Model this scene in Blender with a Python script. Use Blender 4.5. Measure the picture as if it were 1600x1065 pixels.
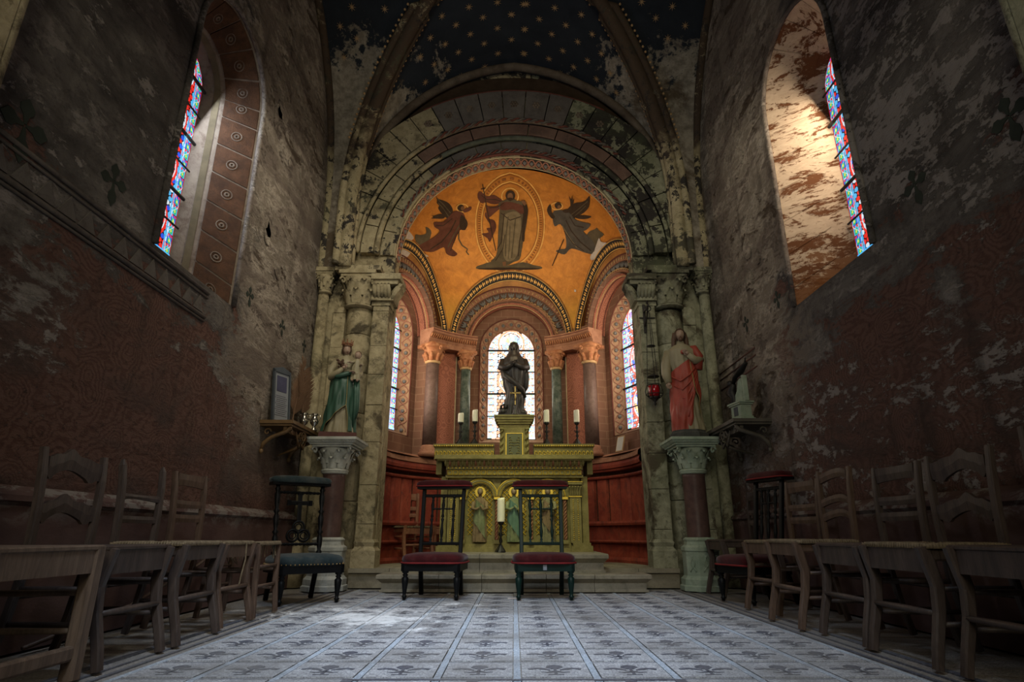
import bpy, math, random
from mathutils import Vector, Matrix
R = math.radians; PI = math.pi
rnd = random.Random(7)
for o in list(bpy.data.objects): bpy.data.objects.remove(o)
SC = bpy.context.scene; COL = SC.collection
sin, cos, sqrt = math.sin, math.cos, math.sqrt

# ------------------------------------------------------------------ camera, world, light
CAMH = .5; TILT = R(18.1); FPX = 922.
cd = bpy.data.cameras.new('camera'); cam = bpy.data.objects.new('camera', cd); COL.objects.link(cam)
cam.location = (0, 0, CAMH); cam.rotation_euler = (PI/2+TILT, 0, 0); cd.sensor_width = 36; cd.lens = FPX/1600*36
cd.shift_x = -3/1600; cd.clip_start = .05; SC.camera = cam
W = bpy.data.worlds.new('world'); SC.world = W; W.use_nodes = True
wb = W.node_tree.nodes['Background']; wb.inputs[0].default_value = (.62, .72, 1, 1); wb.inputs[1].default_value = .022
SC.view_settings.view_transform = 'Standard'; SC.view_settings.look = 'None'; SC.view_settings.exposure = 0; SC.view_settings.gamma = 1
SC.view_settings.use_curve_mapping = False

def area(name, loc, target, sx, sy, power, col, spread=180):
    l = bpy.data.lights.new(name, 'AREA'); l.shape = 'RECTANGLE'; l.size = sx; l.size_y = sy; l.energy = power; l.color = col; l.spread = R(spread)
    o = bpy.data.objects.new(name, l); COL.objects.link(o); o.location = loc
    o.rotation_euler = (Vector(target)-Vector(loc)).to_track_quat('-Z', 'Y').to_euler(); return o
# daylight entering by each window, and from the open nave behind the camera, plus added fill lamps
area('daylight_left_window', (-2.62, 3.87, 3.35), (-.6, 5.6, 2.4), .4, 1.5, 22, (.72, .83, 1))
area('daylight_right_window', (2.62, 3.85, 3.35), (.6, 5.6, 2.4), .4, 1.5, 21, (1, .85, .66))
area('daylight_nave', (-.2, -2.5, 3.4), (-.5, 6.4, 2.2), 2.2, 2.2, 46, (1, .93, .72), 110)
area('floor_fill', (-.1, .3, 4.9), (-.2, 3.5, 0), .8, .9, 32, (.66, .79, 1), 44)  # added overhead lamp, narrow spread, to brighten the middle of the floor
def bayloc(phi, u, d, z):
    n = (sin(phi), cos(phi)); t = (cos(phi), -sin(phi))
    return (-.04+n[0]*d+t[0]*u, 6.66+n[1]*d+t[1]*u, z)
area('daylight_apse_left_window', bayloc(R(-72), 0, 1.48, 2.6), (.5, 7.9, 2.9), .6, 1.4, 14, (1, .84, .62))
area('daylight_apse_right_window', bayloc(R(72), 0, 1.48, 2.6), (-.5, 7.9, 2.9), .6, 1.4, 12, (1, .84, .62))
area('daylight_apse_middle_window', bayloc(0, -.03, 1.6, 2.6), (0, 6.0, 1.2), .6, 1.3, 9, (1, .93, .72))
area('dome_fill', (.1, 6.3, 3.2), (-.2, 8.0, 3.95), .3, .2, 10, (1, .76, .42))  # added lamp without a fixture, brightens the lower gold dome
area('altar_front_fill', (0.2, 4.9, 3.6), (0, 6.6, .8), .3, .3, 4, (.95, 1, .5), 50)  # added greenish lamp to lift the altar front, no real fixture
area('left_wall_fill', (-1.0, 3.9, 4.4), (-2.0, 6.1, 1.4), .6, .6, 19, (1, .92, .74), 120)  # added lamp inside the bay, brightens the left wall by the arch
area('right_wall_fill', (1.2, 4.0, 4.4), (2.0, 6.0, 3.0), .5, .5, 5, (1, .92, .72), 110)  # added lamp inside the bay, brightens the right wall by the arch

def ray(px, py):
    u = (px-803)/FPX; v = (532.5-py)/FPX; c, s = cos(TILT), sin(TILT)
    return Vector((u, c-v*s, s+v*c))

# ------------------------------------------------------------------ material helpers
class NT:
    def __init__(s, name, rough=.8, spec=.25, metal=0):
        m = bpy.data.materials.new(name); m.use_nodes = True; s.m = m; s.t = m.node_tree; s.b = s.t.nodes['Principled BSDF']
        s.b.inputs['Roughness'].default_value = rough; s.b.inputs['Specular IOR Level'].default_value = spec; s.b.inputs['Metallic'].default_value = metal
        s._c = None
    def n(s, k): return s.t.nodes.new(k)
    def L(s, a, b): s.t.links.new(a, b)
    def co(s):
        if not s._c: s._c = s.n('ShaderNodeTexCoord').outputs['Object']
        return s._c
    def xyz(s):
        k = s.n('ShaderNodeSeparateXYZ'); s.L(s.co(), k.inputs[0]); return k.outputs
    def mapped(s, sc=(1, 1, 1)):
        k = s.n('ShaderNodeMapping'); s.L(s.co(), k.inputs[0]); k.inputs['Scale'].default_value = sc; return k.outputs[0]
    def noise(s, sc, det=6, rough=.6, vec=None, dist=0):
        k = s.n('ShaderNodeTexNoise'); s.L(vec or s.co(), k.inputs['Vector']); k.inputs['Scale'].default_value = sc
        k.inputs['Detail'].default_value = det; k.inputs['Roughness'].default_value = rough; k.inputs['Distortion'].default_value = dist; return k.outputs['Fac']
    def voro(s, sc, feat='F1', out='Distance', vec=None):
        k = s.n('ShaderNodeTexVoronoi'); k.feature = feat; s.L(vec or s.co(), k.inputs['Vector']); k.inputs['Scale'].default_value = sc; return k.outputs[out]
    def wave(s, sc, dist=2, det=2, dirn='X', vec=None, typ='BANDS'):
        k = s.n('ShaderNodeTexWave'); s.L(vec or s.co(), k.inputs['Vector']); k.wave_type = typ
        if typ == 'BANDS': k.bands_direction = dirn
        k.inputs['Scale'].default_value = sc; k.inputs['Distortion'].default_value = dist; k.inputs['Detail'].default_value = det; return k.outputs['Fac']
    def math(s, op, a, b=0, c=0):
        k = s.n('ShaderNodeMath'); k.operation = op
        for i, x in enumerate((a, b, c)):
            if isinstance(x, (int, float)): k.inputs[i].default_value = x
            else: s.L(x, k.inputs[i])
        return k.outputs[0]
    def step(s, x, lo, hi):
        k = s.n('ShaderNodeMapRange'); s.L(x, k.inputs[0]); k.inputs[1].default_value = lo; k.inputs[2].default_value = hi; return k.outputs[0]
    def mix(s, f, a, b):
        k = s.n('ShaderNodeMix'); k.data_type = 'RGBA'
        if isinstance(f, (int, float)): k.inputs[0].default_value = f
        else: s.L(f, k.inputs[0])
        for i, x in ((6, a), (7, b)):
            if isinstance(x, tuple): k.inputs[i].default_value = (*x[:3], 1)
            else: s.L(x, k.inputs[i])
        return k.outputs[2]
    def bump(s, h, st=.4, d=.01):
        k = s.n('ShaderNodeBump'); k.inputs['Strength'].default_value = st; k.inputs['Distance'].default_value = d; s.L(h, k.inputs['Height']); s.L(k.outputs[0], s.b.inputs['Normal'])
    def col(s, c):
        if isinstance(c, tuple): s.b.inputs['Base Color'].default_value = (*c[:3], 1)
        else: s.L(c, s.b.inputs['Base Color'])
        return s.m
def plain(name, c, rough=.6, spec=.3, metal=0, var=.25, sc=9, bump=.15):
    t = NT(name, rough, spec, metal); f = t.noise(sc, 5); d = tuple(x*(1-var) for x in c); e = tuple(min(1, x*(1+var)) for x in c)
    t.bump(t.noise(sc*5, 4), bump, .004); return t.col(t.mix(t.step(f, .3, .7), d, e))
def emit(name, c, st):
    t = NT(name, .3); t.b.inputs['Base Color'].default_value = (*[x*.3 for x in c], 1)
    t.b.inputs['Emission Color'].default_value = (*c, 1); t.b.inputs['Emission Strength'].default_value = st; return t.m
def wood(name, a, b, rough=.5, spec=.35):
    t = NT(name, rough, spec); g = t.noise(6, 6, .65, t.mapped((5, 5, .7)), .6); g2 = t.noise(30, 3, .5, t.mapped((4, 4, .6)))
    c = t.mix(t.step(g, .35, .68), a, b); c = t.mix(t.math('MULTIPLY', t.step(g2, .5, .75), .5), c, tuple(x*.45 for x in a))
    c = t.mix(t.math('MULTIPLY', t.step(t.noise(3.1, 4), .55, .8), .3), c, (.10, .085, .072))     # dust
    t.bump(g2, .3, .003); return t.col(c)
def stone(name, a, b, dirt=(.05, .045, .03), amt=.6, sc=3, rough=.9, bmp=.5):
    t = NT(name, rough, .15); c = t.mix(t.step(t.noise(sc, 8, .65), .35, .65), a, b)
    c = t.mix(t.math('MULTIPLY', t.step(t.noise(sc*1.7, 10, .75, None, .5), .5, .64), amt), c, dirt)
    h = t.noise(sc*9, 8, .7); c = t.mix(t.math('MULTIPLY', t.step(h, .55, .8), .4), c, dirt)
    t.bump(t.math('ADD', h, t.noise(sc*2, 6)), bmp, .012); return t.col(c)

def side_wall_mat(name, flip=1):
    t = NT(name, .92, .12); X = t.xyz(); z = X[2]; y = X[1]; L = flip > 0
    mv = t.mapped((1, .42, 1)); mid = t.noise(2.6, 10, .66, mv, .5); fine = t.noise(10, 10, .74, mv, .35); sp = t.noise(34, 6, .8, t.mapped((1, .6, 1))); lo_ = t.noise(.9, 4, .5, mv)
    c2 = lambda a, b: t.math('ADD', t.math('MULTIPLY', a, .5), t.math('MULTIPLY', b, .5))
    grey = t.mix(t.step(mid, .40, .58), (.060, .052, .048), (.165, .145, .128))
    grey = t.mix(t.step(c2(fine, sp), .50, .56), grey, (.085, .074, .068)); grey = t.mix(t.step(c2(fine, mid), .54, .58), grey, (.25, .22, .195))
    vo = t.voro(5.0, 'SMOOTH_F1'); ring = t.math('ABSOLUTE', t.math('SUBTRACT', t.math('FRACT', t.math('ADD', t.math('MULTIPLY', vo, 12.), t.math('MULTIPLY', fine, 4.5))), .5))
    red = t.mix(t.step(ring, .12, .3), (.105, .055, .043), (.150, .084, .066)); red = t.mix(t.step(mid, .48, .62), red, (.085, .058, .05))
    red = t.mix(t.step(c2(fine, lo_), .52, .60), red, (.18, .115, .095)); red = t.mix(t.step(sp, .56, .64), red, (.06, .038, .032))
    lim = t.math('ADD', t.math('MULTIPLY', t.math('SUBTRACT', mid, .5), 3.2 if L else 4.2), t.math('MULTIPLY', t.math('SUBTRACT', fine, .5), 2.2))
    low = t.step(t.math('ADD', z, lim), 1.9 if not L else 1.95, 1.78 if not L else 1.85)
    c = t.mix(low, grey, red)
    pe = t.step(t.math('ADD', t.math('MULTIPLY', fine, .45), t.math('ADD', t.math('MULTIPLY', lo_, .35), t.math('MULTIPLY', sp, .2))), .508 if not L else .548, .521 if not L else .563)
    c = t.mix(t.math('MULTIPLY', pe, .85), c, (.30, .265, .24))
    bare = t.step(t.math('ADD', y, t.math('ADD', t.math('MULTIPLY', t.math('SUBTRACT', mid, .5), 2.6), t.math('MULTIPLY', z, .25))), 4.9, 5.25)
    cream = t.mix(t.step(fine, .44, .56), (.20, .165, .13), (.42, .36, .29)); cream = t.mix(t.step(c2(mid, fine), .49, .53), cream, (.17, .135, .11))
    cream = t.mix(t.step(t.noise(4.2, 9, .7, mv, .8), .58, .62), cream, (.085, .062, .045)); cream = t.mix(t.step(sp, .60, .68), cream, (.14, .105, .075))
    c = t.mix(t.math('MULTIPLY', bare, t.step(z, .75, 1.6)), c, cream)
    st = t.noise(2.2, 5, .6, t.mapped((1, 2.2, .3))); c = t.mix(t.math('MULTIPLY', t.step(st, .54, .72), .6), c, (.045, .034, .028))
    t.bump(t.math('ADD', t.math('MULTIPLY', pe, .6), t.math('ADD', t.math('ADD', fine, t.math('MULTIPLY', sp, .4)), t.math('MULTIPLY', mid, 2.0))), .9, .035)
    return t.col(c)
M = {}
M['wl'] = side_wall_mat('peeling_wall_left', 1); M['wr'] = side_wall_mat('peeling_wall_right', -1)
def archmat(name, green, dark, paint=False):
    t = NT(name, .9, .15); mid = t.noise(2.4, 9, .7, None, .5); fine = t.noise(9, 10, .72, None, .4); X = t.xyz()
    a = t.mix(t.step(fine, .35, .65), (.25, .205, .12), (.44, .37, .23)) if not green else t.mix(t.step(fine, .35, .65), (.17, .165, .105), (.36, .35, .24))
    a = t.mix(t.step(mid, .52, .60), a, (.085, .07, .045))
    a = t.mix(t.math('MULTIPLY', t.step(t.noise(6, 9, .78, None, .3), .54, .60), .65), a, (.11, .085, .05) if not green else (.065, .06, .038))
    pe = t.step(t.math('ADD', t.math('MULTIPLY', mid, .5), t.math('MULTIPLY', fine, .5)), .5-dark, .515-dark)
    a = t.mix(t.math('MULTIPLY', pe, t.step(X[2], 2.9, 3.6)), a, (.035, .03, .026))
    a = t.mix(t.math('MULTIPLY', t.step(t.noise(1.3, 5), .5, .7), .5), a, (.13, .15, .075) if green else (.17, .16, .085))
    
    if paint: a = t.mix(t.math('MULTIPLY', t.step(t.math('ADD', X[2], t.math('MULTIPLY', mid, 1.6)), 5.5, 5.9), t.step(fine, .60, .52)), a, (.07, .048, .032))
    t.bump(t.math('ADD', mid, fine), .7, .02); return t.col(a)
M['sL'] = archmat('limestone_bare_left', False, -.025); M['sR'] = archmat('limestone_flaking_right', True, .02)
M['paint_grey'] = stone('painted_grey_stone', (.10, .085, .075), (.15, .13, .11), (.05, .04, .035), .5)
M['paint_pink'] = stone('painted_brown_pink_stone', (.13, .075, .055), (.18, .11, .08), (.05, .035, .03), .5)
M['red_line'] = plain('dull_red_paint', (.12, .038, .026), .8)
M['green_line'] = stone('dull_green_paint', (.085, .095, .07), (.13, .135, .10), (.04, .04, .03), .6, 5)
M['marble'] = stone('pale_carved_marble', (.30, .31, .27), (.46, .46, .41), (.16, .17, .14), .4, 5, .6, .35)
M['marbleR'] = stone('pale_green_marble', (.22, .28, .205), (.34, .39, .30), (.10, .13, .09), .4, 5, .6, .35)
M['porph'] = stone('dark_red_marble_shaft', (.07, .04, .035), (.11, .065, .055), (.04, .03, .03), .4, 9, .35, .1)
M['pinkstone'] = stone('apse_pink_stone', (.27, .125, .072), (.37, .19, .115), (.13, .05, .03), .5, 7)
M['step'] = stone('step_stone', (.20, .175, .125), (.29, .255, .185), (.09, .08, .055), .5, 4)
M['leafgrey'] = plain('grey_leaf_relief', (.16, .15, .14), .7)
M['beige'] = plain('ochre_beads', (.42, .26, .12), .6)
M['shaft_red'] = stone('speckled_brown_shaft', (.10, .062, .05), (.145, .095, .078), (.05, .03, .025), .5, 14, .35, .1)
M['shaft_green'] = stone('dark_green_marble_shaft', (.05, .07, .055), (.13, .15, .12), (.02, .03, .025), .7, 12, .25, .1)
M['capital'] = stone('orange_gilt_capital', (.30, .105, .045), (.44, .21, .10), (.12, .04, .025), .4, 14, .6, .5)
def brickpaint():
    t = NT('painted_apse_brick', .85); k = t.n('ShaderNodeTexBrick'); mp = t.n('ShaderNodeMapping'); t.L(t.co(), mp.inputs[0]); mp.inputs['Rotation'].default_value = (PI/2, 0, 0)
    t.L(mp.outputs[0], k.inputs['Vector']); k.inputs['Scale'].default_value = 1; k.inputs['Brick Width'].default_value = .19; k.inputs['Row Height'].default_value = .1; k.inputs['Mortar Size'].default_value = .004
    k.inputs['Color1'].default_value = (.17, .088, .055, 1); k.inputs['Color2'].default_value = (.20, .10, .064, 1); k.inputs['Mortar'].default_value = (.26, .155, .10, 1)
    c = t.mix(t.math('MULTIPLY', t.step(t.noise(5, 6), .5, .7), .3), k.outputs['Color'], (.3, .16, .1)); t.bump(t.noise(40, 4), .2, .004); return t.col(c)
M['brick'] = brickpaint()
def damask():
    t = NT('pink_damask_panel', .8); v = t.voro(9); r = t.math('ABSOLUTE', t.math('SUBTRACT', t.math('FRACT', t.math('MULTIPLY', v, 5)), .5))
    return t.col(t.mix(t.step(r, .15, .3), (.42, .16, .10), (.30, .11, .07)))
M['damask'] = damask()
def goldmat():
    t = NT('old_gold_ground', .42, .5); f = t.noise(7, 9, .75, None, .6); g = t.noise(2, 5)
    c = t.mix(t.step(f, .35, .7), (.44, .155, .018), (.74, .30, .042)); c = t.mix(t.math('MULTIPLY', t.step(g, .5, .7), .3), c, (.42, .17, .02))
    z = t.xyz()[2]; c = t.mix(t.math('MULTIPLY', t.step(z, 3.9, 3.5), .35), c, (.62, .46, .08))  # yellower low down: glow on the lower dome put into the colour
    t.b.inputs['Metallic'].default_value = .35; t.bump(t.noise(16, 7, .7), .5, .012); return t.col(c)
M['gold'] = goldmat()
M['altar'] = stone('olive_gilt_altar_stone', (.185, .155, .055), (.28, .235, .09), (.14, .11, .035), .5, 8, .6, .45)
M['altar_d'] = stone('darker_olive_stone', (.17, .15, .055), (.25, .21, .08), (.09, .08, .03), .5, 8, .7, .4)  # slightly darker tone of the altar stone
M['gilt'] = plain('bright_gilding', (.66, .46, .06), .38, .5, .5, .2, 20)
M['altar_red'] = plain('dull_red_enamel', (.26, .12, .06), .6)
M['blackp'] = plain('near_black_paint', (.018, .015, .013), .6)
M['creamp'] = plain('cream_paint', (.50, .40, .24), .7)
def woodred():
    t = NT('red_painted_wainscot', .7, .25); f = t.noise(4, 9, .75, None, .8); g = t.noise(13, 8, .7, t.mapped((1, 1, .5)), .5)
    c = t.mix(t.step(f, .4, .65), (.20, .032, .018), (.34, .075, .04)); c = t.mix(t.step(g, .52, .62), c, (.16, .04, .025)); c = t.mix(t.step(t.noise(6, 9, .75), .64, .72), c, (.50, .24, .16))
    t.bump(g, .4, .006); return t.col(c)
M['wains'] = woodred()
def ceil():
    t = NT('night_blue_vault_paint', .9, .1); X = t.xyz(); mid = t.noise(1.6, 9, .7, None, .5); fine = t.noise(8, 10, .72)
    c = t.mix(t.step(mid, .35, .65), (.016, .019, .025), (.026, .031, .039))
    lo = t.math('ADD', X[2], t.math('ADD', t.math('MULTIPLY', t.math('SUBTRACT', mid, .5), 2.2), t.math('MULTIPLY', t.math('SUBTRACT', fine, .5), 1.6)))
    pl = t.mix(t.step(fine, .4, .6), (.17, .145, .115), (.34, .30, .24)); pl = t.mix(t.step(mid, .5, .6), pl, (.10, .075, .05))
    c = t.mix(t.step(lo, 5.95, 5.8), c, pl); t.bump(fine, .5, .015); return t.col(c)
M['vault'] = ceil()
M['star'] = plain('dull_gold_star', (.34, .22, .11), .6)
M['rib'] = archmat('rib_stone', False, .0, True)
M['ribpaint'] = stone('rib_painted_brown', (.10, .07, .05), (.19, .145, .105), (.04, .03, .022), .6, 5)
def mosaic(name, a, b, line):
    t = NT(name, .55, .35); v = t.voro(75, 'DISTANCE_TO_EDGE'); c1 = t.voro(75, 'F1', 'Color'); s = t.n('ShaderNodeSeparateColor'); t.L(c1, s.inputs[0])
    c = t.mix(s.outputs[0], a, b); c = t.mix(t.step(v, .12, .02), c, line); d = t.noise(1.3, 8, .7); 
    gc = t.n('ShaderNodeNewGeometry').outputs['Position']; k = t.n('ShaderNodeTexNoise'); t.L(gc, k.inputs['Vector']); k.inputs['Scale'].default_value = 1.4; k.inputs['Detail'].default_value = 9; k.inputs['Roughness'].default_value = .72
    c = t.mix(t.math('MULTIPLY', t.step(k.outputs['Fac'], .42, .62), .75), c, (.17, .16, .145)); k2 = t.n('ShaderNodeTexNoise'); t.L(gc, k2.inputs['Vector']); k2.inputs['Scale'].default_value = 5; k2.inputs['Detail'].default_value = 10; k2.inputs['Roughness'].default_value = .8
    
    ds = t.n('ShaderNodeVectorMath'); ds.operation = 'DISTANCE'; t.L(gc, ds.inputs[0]); ds.inputs[1].default_value = (-.95, 4.15, 0); dapple_msk = t.math('MULTIPLY', t.step(ds.outputs['Value'], 1.5, .1), .17)  # mask for pale dapples: window light painted into the floor colour
    c = t.mix(t.math('MULTIPLY', t.step(t.math('ADD', t.math('ADD', t.math('MULTIPLY', k2.outputs['Fac'], .5), t.math('MULTIPLY', k.outputs['Fac'], .5)), dapple_msk), .62, .69), .8), c, (.86, .86, .84)); t.bump(v, .25, .003)
    rr = t.math('MULTIPLY_ADD', k2.outputs['Fac'], .5, .3); t.L(rr, t.b.inputs['Roughness']); return t.col(c)
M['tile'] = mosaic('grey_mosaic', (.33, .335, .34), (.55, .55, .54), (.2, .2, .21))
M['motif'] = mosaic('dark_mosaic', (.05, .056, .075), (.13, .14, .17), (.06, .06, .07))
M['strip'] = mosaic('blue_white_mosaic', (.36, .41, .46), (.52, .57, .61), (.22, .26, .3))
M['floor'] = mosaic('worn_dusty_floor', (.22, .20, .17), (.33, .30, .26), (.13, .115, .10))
M['woodD'] = wood('dark_chair_wood', (.034, .023, .018), (.070, .048, .037)); M['woodM'] = wood('brown_chair_wood', (.060, .034, .021), (.11, .066, .042))
M['woodL'] = wood('worn_light_wood', (.085, .055, .036), (.16, .108, .072), .7); M['black'] = plain('ebonised_wood', (.005, .005, .005), .42, .12, 0, .3, 12, .1)
M['blackg'] = plain('dark_green_lacquer', (.003, .014, .010), .4, .2)
M['straw'] = plain('dusty_rush', (.15, .11, .065), .9, .1, 0, .35, 40, .6)
def velvet(name, a, b, fadec):
    t = NT(name, .9, .1); c = t.mix(t.step(t.noise(14, 6, .7), .35, .7), a, b); c = t.mix(t.math('MULTIPLY', t.step(t.noise(5, 6, .7), .5, .7), .5), c, fadec)
    t.b.inputs['Sheen Weight'].default_value = .12; t.bump(t.noise(90, 3), .3, .003); return t.col(c)
M['velvet'] = velvet('wine_red_velvet', (.030, .0035, .004), (.060, .007, .007), (.07, .028, .024)); M['trimred'] = plain('red_braid', (.16, .01, .01), .8)
M['teal'] = velvet('worn_teal_velvet', (.014, .024, .026), (.032, .045, .046), (.10, .09, .072)); M['brass'] = plain('dull_brass', (.30, .20, .08), .35, .5, .8)
M['iron'] = plain('black_wrought_iron', (.022, .020, .018), .5, .4, .6); M['wax'] = plain('ivory_wax', (.80, .76, .58), .45, .5, 0, .06, 8, .08)
M['bronze'] = plain('dark_bronze', (.035, .03, .026), .45, .5, .3, .3); M['skin'] = plain('painted_plaster_skin', (.28, .19, .135), .5, .4, 0, .08, 10, .05)
M['hair'] = plain('painted_brown_hair', (.09, .05, .03), .6); M['cream_robe'] = plain('cream_robe_paint', (.24, .205, .125), .5, .35, 0, .2, 6)
M['green_robe'] = plain('green_mantle_paint', (.03, .075, .05), .45, .4, 0, .25, 6); M['red_robe'] = plain('red_mantle_paint', (.30, .05, .03), .5, .35, 0, .25, 5)
M['giltedge'] = plain('gilt_edge', (.26, .19, .07), .4, .5, .4); M['dkred'] = plain('dark_red_plinth_paint', (.07, .02, .015), .6)
M['palm'] = plain('dried_palm', (.16, .09, .05), .8); M['silver'] = plain('tarnished_silver', (.35, .33, .28), .22, .5, .95, .2); M['paper'] = plain('faded_paper', (.20, .21, .22), .8, .2, 0, .1, 4)
M['print'] = plain('dark_print', (.05, .05, .09), .7); M['frame'] = plain('grey_blue_frame', (.05, .06, .07), .6); M['white'] = plain('white_card', (.5, .48, .43), .8, .2, 0, .05)
M['mur_olive'] = plain('mural_olive_grey', (.11, .085, .05), .8, .1); M['mur_light'] = plain('mural_robe_light', (.20, .155, .09), .8, .1); M['mur_red'] = plain('mural_wine', (.125, .048, .03), .8, .1); M['mur_dark'] = plain('mural_umber', (.05, .032, .02), .8, .1)
M['mur_blue'] = plain('mural_slate', (.085, .072, .058), .8, .1); M['mur_skin'] = plain('mural_skin', (.20, .10, .05), .8, .1); M['mur_line'] = plain('mural_pale_gold', (.80, .46, .12), .5, .3); M['mur_brown'] = plain('mural_brown_line', (.28, .10, .02), .7)
M['scroll'] = plain('scrollwork_rose', (.33, .15, .10), .8)
def flaked():
    t = NT('embrasure_flaked_stencil', .9, .1); v = t.mapped((.6, 1, 2.2)); m = t.noise(2.6, 10, .75, v, .5); f = t.noise(8, 10, .78, v, .3)
    c = t.mix(t.step(f, .35, .65), (.42, .31, .21), (.58, .44, .31)); s = t.step(t.math('ADD', t.math('MULTIPLY', m, .6), t.math('MULTIPLY', f, .4)), .515, .54)
    c = t.mix(s, c, (.13, .052, .022)); lo = t.step(t.math('ADD', t.xyz()[2], t.math('MULTIPLY', t.math('SUBTRACT', m, .5), 2.5)), 2.62, 2.55)
    c = t.mix(t.math('MULTIPLY', lo, .9), c, (.16, .06, .018)); t.bump(t.math('ADD', s, f), .5, .01); return t.col(c)
M['cross'] = plain('dark_green_cross_paint', (.022, .028, .02), .9)
M['embr'] = stone('embrasure_plaster', (.16, .12, .09), (.24, .19, .14), (.07, .04, .025), .6, 5); M['embrp'] = stone('embrasure_brown_stencil', (.045, .022, .012), (.085, .04, .02), (.03, .018, .012), .6, 9)
M['embrR'] = flaked()
t_ = NT('ruby_glass', .08, .5); t_.b.inputs['Transmission Weight'].default_value = .5; M['ruby'] = t_.col((.5, .01, .02))

# ------------------------------------------------------------------ mesh helpers
class G:
    def __init__(s): s.V = []; s.F = []; s.I = []; s.mi = 0
    def add(s, V, F):
        b = len(s.V); s.V += [tuple(v) for v in V]; s.F += [tuple(b+i for i in f) for f in F]; s.I += [s.mi]*len(F); return s
    def box(s, c, d, rz=0, taper=1, rx=0):
        V = []
        for z in (-.5, .5):
            k = taper if z > 0 else 1
            for x, y in ((-.5, -.5), (.5, -.5), (.5, .5), (-.5, .5)):
                p = Vector((x*d[0]*k, y*d[1]*k, z*d[2]))
                if rx: p = Matrix.Rotation(rx, 3, 'X') @ p
                if rz: p = Matrix.Rotation(rz, 3, 'Z') @ p
                V.append(p+Vector(c))
        return s.add(V, [(3, 2, 1, 0), (4, 5, 6, 7), (0, 1, 5, 4), (1, 2, 6, 5), (2, 3, 7, 6), (3, 0, 4, 7)])
    def bbox(s, x0, x1, y0, y1, z0, z1): return s.box(((x0+x1)/2, (y0+y1)/2, (z0+z1)/2), (x1-x0, y1-y0, z1-z0))
    def lathe(s, c, prof, n=16, sx=1, sy=1, ax='z', ph=0):
        V = []; m = len(prof)
        for r, h in prof:
            for k in range(n):
                a = 2*PI*k/n+ph; p = (r*cos(a)*sx, r*sin(a)*sy, h)
                if ax == 'x': p = (p[2], p[0], p[1])
                if ax == 'y': p = (p[0], p[2], p[1])
                V.append((c[0]+p[0], c[1]+p[1], c[2]+p[2]))
        F = [(i*n+k, i*n+(k+1) % n, (i+1)*n+(k+1) % n, (i+1)*n+k) for i in range(m-1) for k in range(n)]
        F += [tuple(range(n))[::-1], tuple((m-1)*n+k for k in range(n))]
        return s.add(V, F)
    def tube(s, P, r, n=8, closed=False, ph=0, flat=1):
        P = [Vector(p) for p in P]; m = len(P); rr = r if isinstance(r, (list, tuple)) else [r]*m
        V = []; up = None
        for i, p in enumerate(P):
            d = (P[(i+1) % m]-P[i-1]) if closed else (P[min(i+1, m-1)]-P[max(i-1, 0)])
            d = d.normalized() if d.length > 1e-9 else Vector((0, 0, 1))
            if up is None: up = Vector((0, 1, 0)) if abs(d.y) < .8 else Vector((0, 0, 1))
            a = (up-d*up.dot(d)); a = a.normalized() if a.length > 1e-6 else d.orthogonal().normalized(); b = d.cross(a); up = a
            for k in range(n):
                t = 2*PI*k/n+ph; V.append(p+a*rr[i]*cos(t)+b*rr[i]*flat*sin(t))
        F = [(i*n+k, i*n+(k+1) % n, ((i+1) % m)*n+(k+1) % n, ((i+1) % m)*n+k) for i in range(m if closed else m-1) for k in range(n)]
        if not closed: F += [tuple(range(n))[::-1], tuple((m-1)*n+k for k in range(n))]
        return s.add(V, F)
    def bar(s, P, w, h, up=None):
        """rectangular section swept along P; w across x-ish, h the other way"""
        P = [Vector(p) for p in P]; V = []; m = len(P)
        ww = w if isinstance(w, (list, tuple)) else [w]*m; hh = h if isinstance(h, (list, tuple)) else [h]*m
        for i, p in enumerate(P):
            d = (P[min(i+1, m-1)]-P[max(i-1, 0)]).normalized(); u = Vector(up or (1, 0, 0)); a = (u-d*u.dot(d)).normalized(); b = d.cross(a)
            c = .16
            for x, y in ((-.5, -.5+c), (-.5+c, -.5), (.5-c, -.5), (.5, -.5+c), (.5, .5-c), (.5-c, .5), (-.5+c, .5), (-.5, .5-c)): V.append(p+a*ww[i]*x+b*hh[i]*y)
        F = [(i*8+k, i*8+(k+1) % 8, (i+1)*8+(k+1) % 8, (i+1)*8+k) for i in range(m-1) for k in range(8)]+[tuple(range(8))[::-1], tuple((m-1)*8+k for k in range(8))]
        return s.add(V, F)
    def prism(s, P, vec):
        n = len(P); v = Vector(vec); P = [Vector(p) for p in P]
        return s.add(P+[p+v for p in P], [tuple(range(n))[::-1], tuple(range(n, 2*n))]+[(k, (k+1) % n, n+(k+1) % n, n+k) for k in range(n)])
    def grid(s, rows, closed=False):
        m = len(rows); n = len(rows[0]); V = [v for r in rows for v in r]
        return s.add(V, [(i*n+k, i*n+(k+1) % n, (i+1)*n+(k+1) % n, (i+1)*n+k) for i in range(m-1) for k in range(n if closed else n-1)])
    def ball(s, c, r, n=12, m=8):
        rr = r if isinstance(r, (tuple, list)) else (r, r, r)
        rows = [[(c[0]+rr[0]*sin(PI*i/m)*cos(2*PI*k/n), c[1]+rr[1]*sin(PI*i/m)*sin(2*PI*k/n), c[2]-rr[2]*cos(PI*i/m)) for k in range(n)] for i in range(m+1)]
        return s.grid(rows, True)
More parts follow.
